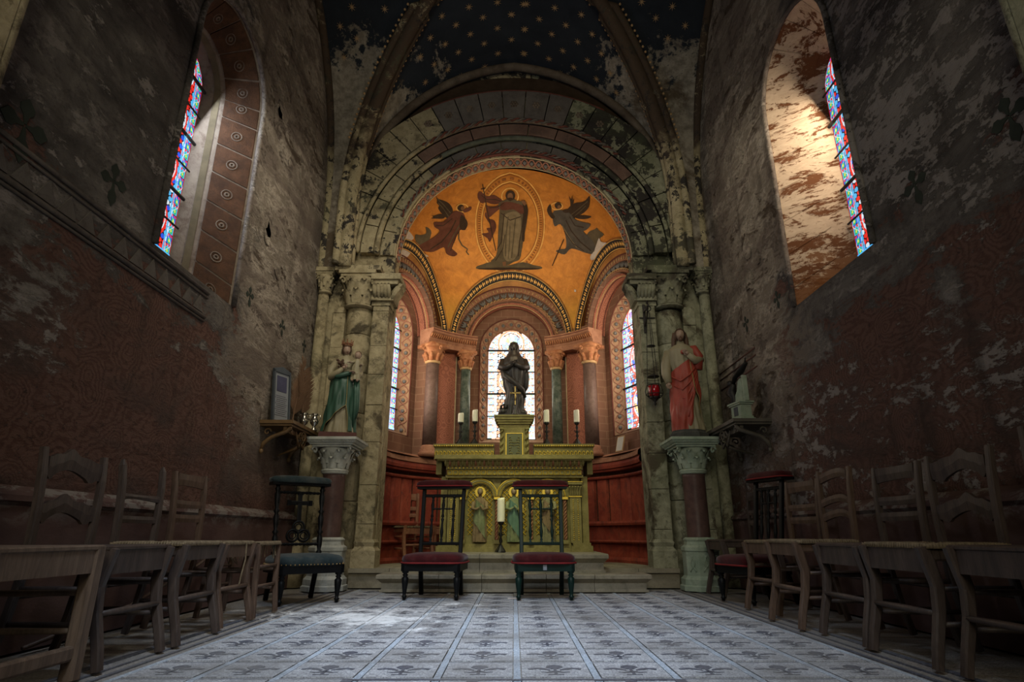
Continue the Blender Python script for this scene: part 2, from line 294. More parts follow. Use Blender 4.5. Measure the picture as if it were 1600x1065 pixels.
    def build(s, name, mats, parent=None, smooth=False, kind=None, loc=None, rz=0):
        me = bpy.data.meshes.new(name); me.from_pydata(s.V, [], s.F)
        mats = mats if isinstance(mats, (list, tuple)) else [mats]
        for m in mats: me.materials.append(M[m] if isinstance(m, str) else m)
        if len(mats) > 1: me.polygons.foreach_set('material_index', s.I)
        me.validate()
        if smooth: me.shade_smooth(); 
        me.update()
        o = bpy.data.objects.new(name, me); COL.objects.link(o)
        if parent: o.parent = parent
        if loc: o.location = loc
        if rz: o.rotation_euler.z = rz
        if kind: o['kind'] = kind
        if smooth == 'auto':
            me.set_sharp_from_angle(angle=R(40))
        return o
def outward(o):
    import bmesh
    b = bmesh.new(); b.from_mesh(o.data); bmesh.ops.recalc_face_normals(b, faces=b.faces); b.to_mesh(o.data); b.free(); return o
def empty(name, loc=(0, 0, 0), rz=0, label=None, cat=None, group=None, kind=None):
    o = bpy.data.objects.new(name, None); COL.objects.link(o); o.location = loc; o.rotation_euler.z = rz; o.empty_display_size = .1
    if label: o['label'] = label; o['category'] = cat
    if group: o['group'] = group
    if kind: o['kind'] = kind
    return o
def tag(o, label, cat, group=None):
    o['label'] = label; o['category'] = cat
    if group: o['group'] = group
    return o
def kids(o): return [c for c in COL.objects if c.parent == o]
def clone(o, parent=None):
    c = o.copy(); COL.objects.link(c)
    if parent: c.parent = parent
    for k in kids(o): clone(k, c)
    return c
def dado():
    t = NT('dado_red_plaster', .9, .1); v = t.mapped((1, .5, 1)); m = t.noise(3, 8, .7, v); f = t.noise(10, 10, .78, v, .4)
    c = t.mix(t.step(m, .35, .65), (.075, .042, .036), (.12, .075, .064)); z = t.xyz()[2]
    s = t.math('MULTIPLY', t.step(f, .48, .54), t.step(t.math('ADD', z, t.math('MULTIPLY', m, .3)), .70, .80)); c = t.mix(s, c, (.19, .165, .145)); t.bump(f, .5, .01); return t.col(c)
M['dado'] = dado(); M['strmould'] = stone('worn_string_course', (.07, .058, .05), (.11, .092, .08), (.045, .033, .03), .6, 5)
M['strchev'] = stone('faded_chevron_paint', (.10, .085, .075), (.13, .115, .10), (.05, .04, .035), .5, 8)
M['splay'] = stone('buff_splay_plaster', (.33, .20, .12), (.42, .27, .17), (.20, .09, .05), .3, 6); M['leafback'] = plain('deep_brown_ground', (.16, .08, .05), .8)
M['goldsoff'] = plain('brown_gold_soffit', (.34, .15, .035), .5, .4, .2); M['flake'] = stone('bare_lime_plaster', (.5, .42, .36), (.62, .55, .48), (.3, .22, .17), .4, 9)
M['rel_a'] = stone('faded_brown_relief', (.20, .14, .075), (.28, .20, .11), (.1, .07, .04), .4, 12); M['rel_b'] = stone('faded_green_relief', (.16, .19, .09), (.24, .26, .14), (.09, .10, .05), .4, 12)
M['rel_c'] = stone('faded_olive_relief', (.18, .17, .09), (.26, .24, .13), (.1, .09, .05), .4, 12); M['rel_t'] = plain('faded_turquoise_relief', (.10, .18, .13), .7); M['rel_skin'] = plain('faded_relief_skin', (.24, .17, .10), .6)
M['tabdoor'] = plain('dark_green_door', (.06, .065, .02), .4, .5, .4)
M['woodapse'] = wood('chestnut_chair_wood', (.20, .085, .045), (.32, .15, .08)); M['dullcrown'] = plain('dull_copper_crown', (.22, .10, .05), .5, .5, .4)
M['roses'] = plain('dark_rose_paint', (.07, .035, .02), .6); M['greyp'] = stone('dark_grey_plinth', (.05, .05, .045), (.08, .08, .07), (.03, .03, .03), .4, 8)
M['shelfw'] = plain('gilded_brown_carving', (.13, .075, .03), .5, .4, .15, .4); M['shelfd'] = plain('dusty_dark_carving', (.07, .06, .045), .6, .3, 0, .3); M['textgrey'] = plain('grey_text', (.13, .13, .15), .8)
M['ribpaint2'] = stone('arch_rib_brown_paint', (.085, .06, .042), (.16, .125, .09), (.04, .03, .022), .5, 4)
M['faded_red'] = plain('faded_red_paint', (.09, .04, .03), .85)
M['brass2'] = plain('aged_gilt_brass', (.45, .32, .10), .4, .5, .5)
# ================================================================== SETTING
HX = 2.27; YB = 6.4; BAYC = 4.3; AX = -.04; AY = 6.66; AR = 1.6
# ---- arch curves (a = 0..1 from springing to apex, both return horizontal offset from the axis and height)
def wall_arch(t):           # pointed wall arch on the chancel wall
    if t < .25: return 1.95, 3.4+(.8*t/.25)
    k = (t-.25)/.75; Rr = 2.19; ang = k*math.acos(.24/Rr); return Rr*cos(ang)-.24, 4.2+Rr*sin(ang)
def side_arch(t):
    if t < .25: return 2.0, 3.4+(.8*t/.25)
    k = (t-.25)/.75; Rr = 2.56; ang = k*math.acos(.56/Rr); return Rr*cos(ang)-.56, 4.2+Rr*sin(ang)
def diag(t):
    if t < .25: return 1.0, 3.4+(.8*t/.25)
    k = (t-.25)/.75*PI/2; return cos(k), 4.2+2.55*sin(k)
TS = [i/28 for i in range(29)]
def dpt(sx, sy, t):
    f, z = diag(t); return Vector((sx*1.95*f, BAYC+sy*1.85*f, z))
def wpt(sx, t, y=YB-.04):
    f, z = wall_arch(t); return Vector((sx*f, y, z))
def spt(sx, sy, t, x=HX-.02):
    f, z = side_arch(t); return Vector((sx*x, BAYC+sy*f*.98, z))
g = G(); NS = 8
def cell(c1, c2):
    g.grid([[a.lerp(b, k/NS) for k in range(NS+1)] for a, b in zip(c1, c2)])
def vault_pt(sx, t, s): return wpt(sx, t).lerp(dpt(sx, 1, t), s)
for sx in (-1, 1):
    cell([wpt(sx, t, YB+.02) for t in TS], [dpt(sx, 1, t) for t in TS])
    cell([wpt(sx, t, 2*BAYC-YB-.02) for t in TS], [dpt(sx, -1, t) for t in TS])
    for sy in (-1, 1): cell([spt(sx, sy, t, HX+.02) for t in TS], [dpt(sx, sy, t) for t in TS])
ceiling = g.build('ceiling', 'vault', smooth=True, kind='structure')
# stars painted on the vault, each found where its ray meets the vault shell
from mathutils.bvhtree import BVHTree
bv = BVHTree.FromPolygons([Vector(v) for v in g.V], g.F)
star = G(); P = []
for k in range(16):
    a = 2*PI*k/16; r = .048 if k % 2 == 0 else .011
    P.append((r*cos(a), r*sin(a), 0))
star.prism(P, (0, 0, .006)); smesh = None
sp = [(480+x*.2817, y*.2817) for x, y in ((248,38),(275,213),(205,318),(183,145),(430,50),(897,38),(1055,12),(747,88),(975,95),(1133,78),(825,137),(1055,155),(905,188),(683,208),(765,243),(982,240),(1133,218),(838,288),(627,313),(912,328),(1058,295),(704,355),(780,385),(655,455),(853,420),(985,370),(1205,160),(1200,22),(1200,295))]
sp += [(780+x*.2817, y*.2817) for x, y in ((152,20),(68,80),(308,42),(222,104),(456,80),(370,138),(142,162),(292,188),(516,188),(68,218),(214,240),(436,230),(353,280),(140,296),(276,324),(567,296),(491,335),(413,370),(616,405),(540,437),(467,468),(960,35),(868,100),(1031,142),(935,213),(790,10),(650,512),(340,405))]
C0 = Vector((0, 0, CAMH))
for px, py in sp:
    h = bv.ray_cast(C0, ray(px, py))
    if h[0] is None: continue
    nn = h[1] if h[1].dot(ray(px, py)) < 0 else -h[1]
    if smesh is None: o = star.build('star', 'star', ceiling); smesh = o.data
    else: o = bpy.data.objects.new('star', smesh); COL.objects.link(o); o.parent = ceiling
    o.rotation_euler = nn.to_track_quat('Z', 'Y').to_euler(); o.location = h[0]+nn*.002
# ---- ribs
def rib(name, pts, r, n=8):
    t = empty(name, kind='structure')
    g = G(); g.tube(pts, r, 10); g.build('rib_roll', 'rib', t, True)
    for s in (-1, 1):
        g = G(); q = []
        for i, p in enumerate(pts):
            d = (pts[min(i+1, len(pts)-1)]-pts[max(0, i-1)]).normalized(); up = Vector((0, 0, 1)); side = d.cross(Vector((-p.x, BAYC-p.y, .8)).normalized()).normalized()
            q.append(p+side*s*r*1.25+Vector((p.x, p.y-BAYC, 1)).normalized()*r*.55)
        g.tube(q, r*.62, 8); g.build('rib_side_roll', 'rib', t, True)
        g = G()
        for i, (p, d) in enumerate(zip(q, q[1:])):
            for k in range(3):
                c = p.lerp(d, k/3)
                if c.z > 5.0: g.ball(c+(c-pts[i].lerp(pts[i+1], k/3)).normalized()*.06, .016, 6, 4)
        if g.V: g.build('painted_beads', 'beige', t, True, kind='stuff')
    return t
n_t = 1
for sx in (-1, 1):
    for sy in (1, -1):
        rib('trim_%d' % n_t, [dpt(sx, sy, t)-Vector((sx*.02, sy*.02, .05 if t > .4 else 0)) for t in TS], .075); n_t += 1
g = G(); g.lathe((0, BAYC, 6.58), [(.0, 0), (.16, 0), (.2, .05), (.16, .14), (.1, .2)], 20); g.build('trim_%d' % n_t, 'rib', None, True, 'structure'); n_t += 1
wa = [wpt(-1, t, YB-.1) for t in TS]+[wpt(1, t, YB-.1) for t in TS[::-1]][1:]
T = empty('trim_%d' % n_t, kind='structure'); n_t += 1
G().tube(wa, .055, 10).build('wall_rib_roll', 'ribpaint2', T, True)
G().tube([Vector((p.x*1.045, YB-.13, p.z+.06)) for p in wa], .03, 8).build('outer_roll', 'ribpaint', T, True)
g = G()
for p, q in zip(wa, wa[1:]):
    for k in range(3):
        c = p.lerp(q, k/3)
        if c.z > 5.55: g.ball((c.x*1.075, YB-.15, c.z+.115), .015, 6, 4)
g.build('red_pearls', 'red_line', T, True, 'stuff')
for sx in (-1, 1):
    T = empty('trim_%d' % n_t, kind='structure'); n_t += 1
    sa = [spt(sx, 1, t, HX-.03) for t in TS]+[spt(sx, -1, t, HX-.03) for t in TS[::-1]][1:]
    G().tube(sa, .05, 8).build('wall_rib_roll', 'rib', T, True)

# ---- side walls with deep splayed windows
WY, WHW, WSILL, WSP = 3.885, .55, 2.24, 4.06
def outline(cy, hw, z0, zs, n=18, steps=6):
    P = [(cy-hw, z0+(zs-z0)*i/steps) for i in range(steps)]
    P += [(cy-hw*cos(PI*i/n), zs+hw*sin(PI*i/n)) for i in range(n+1)]
    P += [(cy+hw, zs-(zs-z0)*(i+1)/steps) for i in range(steps)]
    return P
def side_wall(name, sx, mat):
    g = G(); x = sx*HX
    def q(y0, y1, z0, z1): g.add([(x, y0, z0), (x, y1, z0), (x, y1, z1), (x, y0, z1)], [(0, 1, 2, 3)])
    q(-.5, WY-WHW, 0, 7); q(WY+WHW, YB+.1, 0, 7); q(WY-WHW, WY+WHW, 0, WSILL)
    n = 24
    for i in range(n):
        a, b = PI-PI*i/n, PI-PI*(i+1)/n
        y0, y1 = WY+WHW*cos(a), WY+WHW*cos(b); z0, z1 = WSP+WHW*sin(a), WSP+WHW*sin(b)
        g.add([(x, y0, z0), (x, y1, z1), (x, y1, 7), (x, y0, 7)], [(0, 1, 2, 3)])
    for k in ((-.5, x), (YB+.1, x)): pass
    o = g.build(name, mat, None, False, 'structure')
    # outer skin so that no light leaks round the reveal
    g = G(); g.bbox(min(x+sx*.75, x+sx*.8), max(x+sx*.75, x+sx*.8), -.5, YB+.1, 0, 7.2); g.build('outer_leaf', 'embr', o)
    return o
wallL = side_wall('wall_left', -1, 'wl'); wallR = side_wall('wall_right', 1, 'wr')
# flaked-off plaster scabs, slightly proud of the wall (real edges)
def scab(parent, sx, y, z, s, mat):
    P = []; n = 11
    for k in range(n):
        a = 2*PI*k/n; r = s*rnd.uniform(.6, 1.25); P.append((sx*(HX+.001), y+r*.6*cos(a), z+r*sin(a)))
    G().prism(P, (-sx*.012, 0, 0)).build('plaster_flake', mat, parent)
for sx, par in ((-1, wallL), (1, wallR)):
    for k in range(9): scab(par, sx, rnd.uniform(4.65, 6.2), rnd.uniform(2.5, 5.2), rnd.uniform(.05, .16), 'wl' if sx < 0 else 'wr')
# ---- front piers (nearest shafts) and dado ledge, string course
for sx in (-1, 1):
    T = empty('trim_%d' % n_t, kind='structure'); n_t += 1
    G().bbox(min(sx*2.17, sx*2.4), max(sx*2.17, sx*2.4), 1.4, 2.0, 0, 7).build('pier', 'sL' if sx < 0 else 'sR', T)
    G().lathe((sx*2.215, 2.02, 0), [(.045, 0), (.045, 7)], 12).build('pier_roll', 'sL' if sx < 0 else 'sR', T, True)
    T = empty('trim_%d' % n_t, kind='structure'); n_t += 1      # dado: thicker lower wall with a chamfered ledge
    P = [(sx*2.4, 0), (sx*2.215, 0), (sx*2.215, .62), (sx*2.195, .64), (sx*2.20, .665), (sx*2.268, .71), (sx*2.4, .71)]
    G().prism([(x, 0, z) for x, z in P], (0, 6.38, 0)).build('dado_ledge', 'dado', T)
T = empty('trim_%d' % n_t, kind='structure'); n_t += 1
for z, r in ((2.19, .013), (2.155, .008), (2.005, .015), (1.975, .009)):
    G().tube([(-HX+.005, 1.2, z), (-HX+.005, 3.1, z), (-HX+.005, 4.05, z)], r, 8).build('string_course_roll', 'strmould', T, True)
y = 2.0
while y < 3.9:
    P = [(-HX-.002, y, 2.03), (-HX-.002, y+.13, 2.03), (-HX-.002, y+.065, 2.145)]
    G().prism(P, (.008, 0, 0)).build('painted_chevron', 'strchev', T); y += .145
T = empty('trim_%d' % n_t, kind='structure'); n_t += 1
for z in (2.17, 2.1, 1.99): G().tube([(HX, 5.3, z), (HX, 6.3, z)], .008, 6).build('string_course_roll', 'faded_red', T, True)

# ---- stained glass builder: real coloured pieces laid on a lead backing, one panel between saddle bars at a time
GL = ['g_red', 'g_blue', 'g_sky', 'g_green', 'g_yellow', 'g_white', 'g_purple', 'g_pink']
for nm, c in zip(GL, ((.85, .03, .02), (.03, .10, .75), (.10, .48, .85), (.02, .50, .16), (.95, .72, .08), (.70, .80, .88), (.16, .06, .5), (.95, .22, .25))): M[nm] = emit(nm.replace('g_', 'glass_'), c, .9)
for nm, c in zip(GL, ((1, .50, .30), (.55, .70, 1), (.80, .93, 1), (.60, .95, .72), (1, .82, .45), (1, .98, .92), (.85, .75, 1), (1, .80, .72))): M['h'+nm] = emit(nm.replace('g_', 'sunlit_glass_'), c, 1.2)
for nm, c in zip(GL, ((.9, .20, .14), (.12, .22, .85), (.45, .66, .95), (.2, .6, .45), (.95, .7, .3), (.97, .95, .93), (.5, .35, .8), (.95, .5, .45))): M['m'+nm] = emit(nm.replace('g_', 'bright_glass_'), c, 1.35)
M['lead'] = plain('lead_came', (.012, .012, .012), .6); M['bar'] = plain('iron_saddle_bar', (.02, .018, .016), .6)
def glass(par, hw, z0, zs, mapf, pal, nb, scale=1., pale=False, seed=3):
    """mapf(u, d, z) -> world; d grows towards the room. Pieces clipped to the round-headed outline."""
    rg = random.Random(seed); top = zs+hw
    def inside(u, z, m=.0):
        if z < z0+m or abs(u) > hw-m: return False
        return z <= zs or u*u+(z-zs)**2 <= (hw-m)**2
    def clampp(u, z, m=.006):
        h = hw-m
        if z > zs:
            r = sqrt(u*u+(z-zs)**2)
            if r > h: u, z = u*h/r, zs+(z-zs)*h/r
        return max(-h, min(h, u)), max(z0+m, z)
    zb = [z0+(top-z0)*i/nb for i in range(nb+1)]
    panels = [G() for _ in range(nb)]
    def put(P, ci, lay):
        cu = sum(p[0] for p in P)/len(P); cz = sum(p[1] for p in P)/len(P)
        if not inside(cu, cz): return
        k = min(nb-1, max(0, int((cz-z0)/(top-z0)*nb))); gg = panels[k]; gg.mi = ci
        Q = [clampp(*p) for p in P]
        gg.add([mapf(u, .004+.0016*lay, z) for u, z in Q], [tuple(range(len(Q)))])
    BW = .36*hw                                   # border width
    s = .05*scale
    # field: wavy rows of red and blue scales
    z = z0; r = 0
    while z < top:
        u = -hw+BW-s+(r % 2)*s*.5; 
        while u < hw-BW+s:
            a = .42*s
            P = [(u, z+.1*s), (u+.3*s, z+.5*s), (u+.95*s, z+.35*s), (u+1.0*s, z-.05*s), (u+.65*s, z-.3*s), (u+.2*s, z-.35*s)]
            put([(x, y+.1*s) for x, y in P], rg.choice([0, 2, 2, 1, 0, 5] if r % 2 else [0, 0, 2, 0, 5]), 0); u += 1.08*s
        z += .8*s; r += 1
    # border: leaf lobes, scroll lines, yellow berries
    z = z0+.02; k = 0; ph = .085*scale
    while z < top:
        for sg in (-1, 1):
            def bp(du, dz):              # du 0 at outer edge .. BW inner, follows the round head
                uu = hw-.012-du; zz = z+dz
                if zz > zs:
                    an = (zz-zs)/hw
                    if an > PI/2: return None
                    return sg*uu*cos(an), zs+uu*sin(an)
                return sg*uu, zz
            def bput(pts, ci, lay):
                Q = [bp(a, b) for a, b in pts]
                if None in Q: return
                put(Q, ci, lay)
            w = BW-.035
            bput([(.0, 0), (w, 0), (w, ph*.9), (0, ph*.9)], 1 if k % 2 else 2, .2)
            f = w/2; bput([(f*.3, ph*.1), (f*1.0, 0), (f*1.7, ph*.2), (f*1.5, ph*.7), (f, ph*.55), (f*.5, ph*.7)], 3, .8)
            bput([(f*.7, ph*.25), (f*1.1, ph*.15), (f*1.3, ph*.35), (f, ph*.5)], 4, 1.4)
            bput([(f*.1, ph*.75), (f*.6, ph*.66), (f*.9, ph*.85), (f*.4, ph*.95)], 0, 1.0); bput([(f*1.3, ph*.72), (f*1.9, ph*.6), (f*1.9, ph*.9), (f*1.4, ph*.95)], 0, 1.0)
            m = 6; a0 = 0
            for j in range(m):
                t0, t1 = j/m, (j+.92)/m; A = lambda t, e: ((f*(1-cos(PI*t)) if k % 2 else w-f*(1-cos(PI*t)))+e, ph*t)
                bput([A(t0, 0), A(t1, 0), A(t1, .007*scale), A(t0, .007*scale)], 5, 1.8)
            for lo, hi, ci in ((-.012, -.002, 0), (w+.004, w+.009, 5), (w+.016, w+.034, 2)):
                bput([(lo, 0), (hi, 0), (hi, ph*.96), (lo, ph*.96)], ci, 1.2)
        z += ph; k += 1
    # medallions
    rm = (hw-BW)*.92; cz = z0+rm+.09
    while cz < top-rm*.6:
        for ri, ro, ci, lay in ((0, rm*.74, None, 2.2), (.78, .85, 5, 2.6), (.87, .99, 0, 2.4)):
            if ci is None:
                for _ in range(1):
                    nn = 10
                    for j in range(nn):
                        for q in range(3):
                            r0, r1 = rm*.74*q/3, rm*.74*(q+.9)/3; a0, a1 = 2*PI*j/nn+q*.3, 2*PI*(j+.92)/nn+q*.3
                            put([(r0*cos(a0), cz+r0*sin(a0)*1.1), (r1*cos(a0), cz+r1*sin(a0)*1.1), (r1*cos(a1), cz+r1*sin(a1)*1.1), (r0*cos(a1), cz+r0*sin(a1)*1.1)], rg.choice([1, 1, 3, 6, 7, 4, 5, 2]), lay)
            else:
                nn = 16
                for j in range(nn):
                    a0, a1 = 2*PI*j/nn, 2*PI*(j+.95)/nn
                    put([(rm*x*cos(a), cz+rm*x*sin(a)*1.1) for x, a in ((ri, a0), (ro, a0), (ro, a1), (ri, a1))], ci, lay)
        cz += 2.75*rm
    for sg in (-1, 1): put([(sg*.0, z0+.0), (hw, z0), (hw, z0+.03), (0, z0+.03)], 2, 3)
    mats = [pal+n for n in GL]
    for k, gg in enumerate(panels):
        if gg.V: gg.build('glass_panel', mats, par, False, 'stuff')
    # lead backing
    P = outline(0, hw, z0, zs); g = G(); g.add([mapf(u, -.004, z) for u, z in P]+[mapf(u, .002, z) for u, z in P], [tuple(range(len(P))), tuple(range(len(P), 2*len(P)))])
    g.build('lead_cames', 'lead', par)
    for i in range(1, nb):
        z = zb[i]; w = hw if z < zs else sqrt(max(0, hw*hw-(z-zs)**2))
        G().tube([mapf(-w, .03, z), mapf(0, .03, z), mapf(w, .03, z)], .008 if i % 2 else .014, 6).build('saddle_bar', 'bar', par)

# ---- the two side windows
def side_window(idx, sx, gc, ghw, stencil):
    T = empty('window_%d' % idx, kind='structure'); gx = sx*(HX+.4); gz0, gzs = 2.52, 4.06
    O = outline(WY, WHW, WSILL, WSP); I = outline(gc, ghw, gz0, gzs)
    g = G(); rows = [[(sx*HX, y, z) for y, z in O], [(gx, y, z) for y, z in I]]
    g.grid(rows); a, b = rows; n = len(a)
    g.add([a[0], a[-1], b[-1], b[0]], [(0, 1, 2, 3)]); g.build('embrasure', 'embr' if sx < 0 else 'embrR', T)
    # painted courses along the reveal (each block proud of the joints)
    n = len(O)
    def at(i, f, e):           # point on reveal, f across the depth
        i0 = int(i); fr = i-i0; i1 = min(n-1, i0+1)
        p = Vector(rows[0][i0]).lerp(Vector(rows[0][i1]), fr); q = Vector(rows[1][i0]).lerp(Vector(rows[1][i1]), fr); r_ = p.lerp(q, f)
        c = Vector((r_.x, WY, min(max(r_.z, WSILL+.3), WSP))); return r_+(c-r_).normalized()*e
    i = .12
    while i < n-1.2:
        stepi = 1.0 if (i < 6 or i > n-8) else 2.9
        f0, f1 = .06, .62
        if stencil:
            g = G(); cols = [at(i+stepi*.94*k/4, f0, .012) for k in range(5)]; col2 = [at(i+stepi*.94*k/4, f1, .012) for k in range(5)]
            base1 = [at(i+stepi*.94*k/4, f0, -.004) for k in range(5)]; base2 = [at(i+stepi*.94*k/4, f1, -.004) for k in range(5)]
            g.grid([base1, cols, col2, base2]); 
            g.add([base1[0], cols[0], col2[0], base2[0]], [(0, 1, 2, 3)]); g.add([base1[4], cols[4], col2[4], base2[4]], [(3, 2, 1, 0)])
            g.build('painted_block', 'embrp', T)
            g = G(); c = at(i+stepi*.47, .34, .014); d1 = (at(i+stepi*.5, .4, .014)-c).normalized(); d2 = (at(i+stepi*.8, .34, .014)-c).normalized(); nrm = d1.cross(d2).normalized()
            pts = [c+(d1*cos(2*PI*k/14)+d2*sin(2*PI*k/14))*.042 for k in range(14)]; g.tube(pts, .005, 5, True); g.tube([c+(d1*cos(2*PI*k/8)+d2*sin(2*PI*k/8))*.016 for k in range(8)], .008, 5, True)
            g.build('painted_rosette', 'ribpaint', T)
        else:
            g = G()
            for fa, fb in ((f0-.02, f0+.0), ):
                pass
            cols = [at(i+stepi*.97*k/4, .02, .006) for k in range(5)]; col2 = [at(i+stepi*.97*k/4, .78, .006) for k in range(5)]
            b1 = [at(i+stepi*.97*k/4, .02, -.006) for k in range(5)]; b2 = [at(i+stepi*.97*k/4, .78, -.006) for k in range(5)]
            g.grid([b1, cols, col2, b2]); g.add([b1[0], cols[0], col2[0], b2[0]], [(0, 1, 2, 3)]); g.add([b1[4], cols[4], col2[4], b2[4]], [(3, 2, 1, 0)])
            g.build('reveal_block', 'embrR', T)
        i += stepi
    # olive line band next to the glass
    for k in range(0, n-1, 3):
        rr = [at(min(n-1, k+j), .70, .008) for j in range(4)]; r2 = [at(min(n-1, k+j), .80, .008) for j in range(4)]
        G().grid([rr, r2]).build('border_band', 'mur_olive' if stencil else 'embrR', T)
    # outer roll moulding round the opening
    G().tube([(sx*(HX-.01), y, z) for y, z in O], .022, 8).build('opening_roll', 'wl' if sx < 0 else 'wr', T, True)
    glass(T, ghw, gz0, gzs, lambda u, d, z: (gx-sx*d, gc+u, z), '', 6 if sx > 0 else 7, 1., seed=idx)
side_window(1, -1, 3.86, .275, True); side_window(2, 1, 3.86, .285, False)

# ---- chancel arch wall
g = G(); AC = 3.65; AIR = 1.42; y = YB
def q(x0, x1, z0, z1, yy=y): g.add([(x0, yy, z0), (x1, yy, z0), (x1, yy, z1), (x0, yy, z1)], [(0, 1, 2, 3)])
q(-2.6, -AIR, 0, 7.2); q(AIR, 2.6, 0, 7.2); n = 40
soff = [(-AIR, 0), (-AIR, AC)]+[(-AIR*cos(PI*i/n), AC+AIR*sin(PI*i/n)) for i in range(1, n)]+[(AIR, AC), (AIR, 0)]
for i in range(n):
    x0, x1 = -AIR*cos(PI*i/n), -AIR*cos(PI*(i+1)/n); z0, z1 = AC+AIR*sin(PI*i/n), AC+AIR*sin(PI*(i+1)/n)
    g.add([(x0, y, z0), (x1, y, z1), (x1, y, 7.2), (x0, y, 7.2)], [(0, 1, 2, 3)])
g.grid([[(x, y, z) for x, z in soff], [(x, AY, z) for x, z in soff]])
g.bbox(-3.2, -AR-.1, AY, AY+.1, 0, 7.2); g.bbox(AR+.1, 3.2, AY, AY+.1, 0, 7.2)
# split left/right halves for the two stone finishes
wb_ = g.build('wall_back', ['sL', 'sR'], None, False, 'structure')
me = wb_.data
for p in me.polygons: p.material_index = 0 if p.center.x < .25 else 1
def half(x): return 'sL' if x < 0 else 'sR'
def arcpts(r, yy, n=48, c=AC, a0=0, a1=PI, cx=0): return [Vector((cx-r*cos(a0+(a1-a0)*i/n), yy, c+r*sin(a0+(a1-a0)*i/n))) for i in range(n+1)]
def ringseg(r0, r1, y0, y1, a0, a1, n=6, c=AC, bev=.006, outf=None):
    """stone of an arch ring between angles a0,a1 (0 = left springing), front face y0, back y1"""
    g = G(); rows = []
    for i in range(n+1):
        a = a0+(a1-a0)*i/n; ro = outf(a) if outf else r1
        rows.append([(-r*cos(a), yy, c+r*sin(a)) for r, yy in ((r0, y1), (r0, y0+bev), (r0+bev, y0), (ro-bev, y0), (ro, y0+bev), (ro, y1))])
    g.grid(rows); g.add(rows[0], [tuple(range(6))]); g.add(rows[-1], [tuple(range(6))[::-1]]); return g
# order 1: grey face stones
N1 = 15
for k in range(N1):
    a0, a1 = PI*k/N1+.004, PI*(k+1)/N1-.004; am = (a0+a1)/2
    ringseg(AIR+.02, 1.60, 6.36, 6.42, a0, a1).build('arch_stone', half(-cos(am)) if am < .9 or am > 2.1 else 'paint_grey', wb_)
    ringseg(1.665, 1.815, 6.29, 6.42, a0, a1).build('arch_stone', half(-cos(am)) if am < .75 or am > 2.5 else 'paint_pink', wb_)
for r, yy, rad, m in ((1.632, 6.33, .032, 'green_line'), (AIR+.012, 6.375, .018, 'red_line'), (1.845, 6.27, .026, 'ribpaint'), (2.31, 6.27, .016, 'red_line')):
    c = arcpts(r, yy)
    if r > 2: c = [p for p in c if abs(p.x) < 1.25]
    if r < 2:
        i0, i1 = 15, 33
        for cc, mm in ((c[:i0+1], 'sL'), (c[i0:i1+1], m), (c[i1:], 'sR')): G().tube(cc, rad, 10).build('arch_roll', mm, wb_, True)
    else: G().tube(c, rad, 10).build('arch_roll', m, wb_, True)
# twisted cords
for r, yy, rad in ((AIR+.04, 6.345, .014), (1.845, 6.245, .016)):
    for ph in (0, PI):
        g = G(); nn = 260; P = []
        for i in range(nn+1):
            a = PI*i/nn; w = i*.9+ph; rr = r+rad*cos(w); P.append((-rr*cos(a), yy+rad*sin(w), AC+rr*sin(a)))
        a_, b_ = (75, 195) if r > 1.6 else (30, 230); g.tube(P[a_:b_], rad*.75, 5); g.build('twisted_cord', 'paint_grey' if ph else 'red_line', wb_, True)
# guilloche border on the soffit
g = G(); 
for k in range(3):
    y_ = AY-.02-(.0, .12, .215)[k]
    G().tube(arcpts(AIR-.004, y_), .007, 6).build('soffit_line', 'creamp' if k != 1 else 'scroll', wb_, True)
for s in (0, PI):
    P = []
    for i in range(361):
        a = PI*i/360; P.append((-(AIR-.006)*cos(a), AY-.127+.078*sin(i*2*PI/15+s), AC+(AIR-.006)*sin(a)))
    G().tube(P, .010, 5).build('guilloche_band', 'scroll', wb_, True)
for i in range(48):
    a = PI*(i+.5)/48; G().ball((-(AIR-.004)*cos(a), AY-.127, AC+(AIR-.004)*sin(a)), (.028, .032, .028), 8, 5).build('guilloche_boss', 'leafgrey', wb_, True)
# order 3: voussoirs limited by the pointed wall arch
def wa_r(a):
    lo, hi = 1.86, 3.2
    dx, dz = -cos(a), sin(a)
    for _ in range(24):
        m = (lo+hi)/2; x, z = abs(m*dx), AC+m*dz
        if z < 4.2: lim = 1.95
        else: lim = sqrt(max(0, 2.19**2-(z-4.2)**2))-.24
        if x < lim-.03: lo = m
        else: hi = m
    return min(lo, 2.30)
N3 = 23
for k in range(N3):
    a0, a1 = PI*k/N3+.003, PI*(k+1)/N3-.003; am = (a0+a1)/2; 
    if wa_r(a0) < 1.95 and wa_r(a1) < 1.95: continue
    mt = half(-cos(am)) if (am < 1.15 or am > 1.95) else 'paint_grey'
    ringseg(1.875, 2.3, 6.255-rnd.uniform(0, .008), 6.42, a0, a1, outf=wa_r).build('voussoir', mt, wb_)
    if 1.0 < am < 2.15:
        cx, cz = -2.09*cos(am), AC+2.09*sin(am); g = G()
        for j in range(6):
            b = 2*PI*j/6; g.ball((cx+.035*cos(b), 6.25, cz+.035*sin(b)), (.02, .004, .02), 6, 4)
        g.ball((cx, 6.248, cz), (.016, .006, .016), 8, 4); g.build('painted_flower', 'ribpaint', wb_, True)
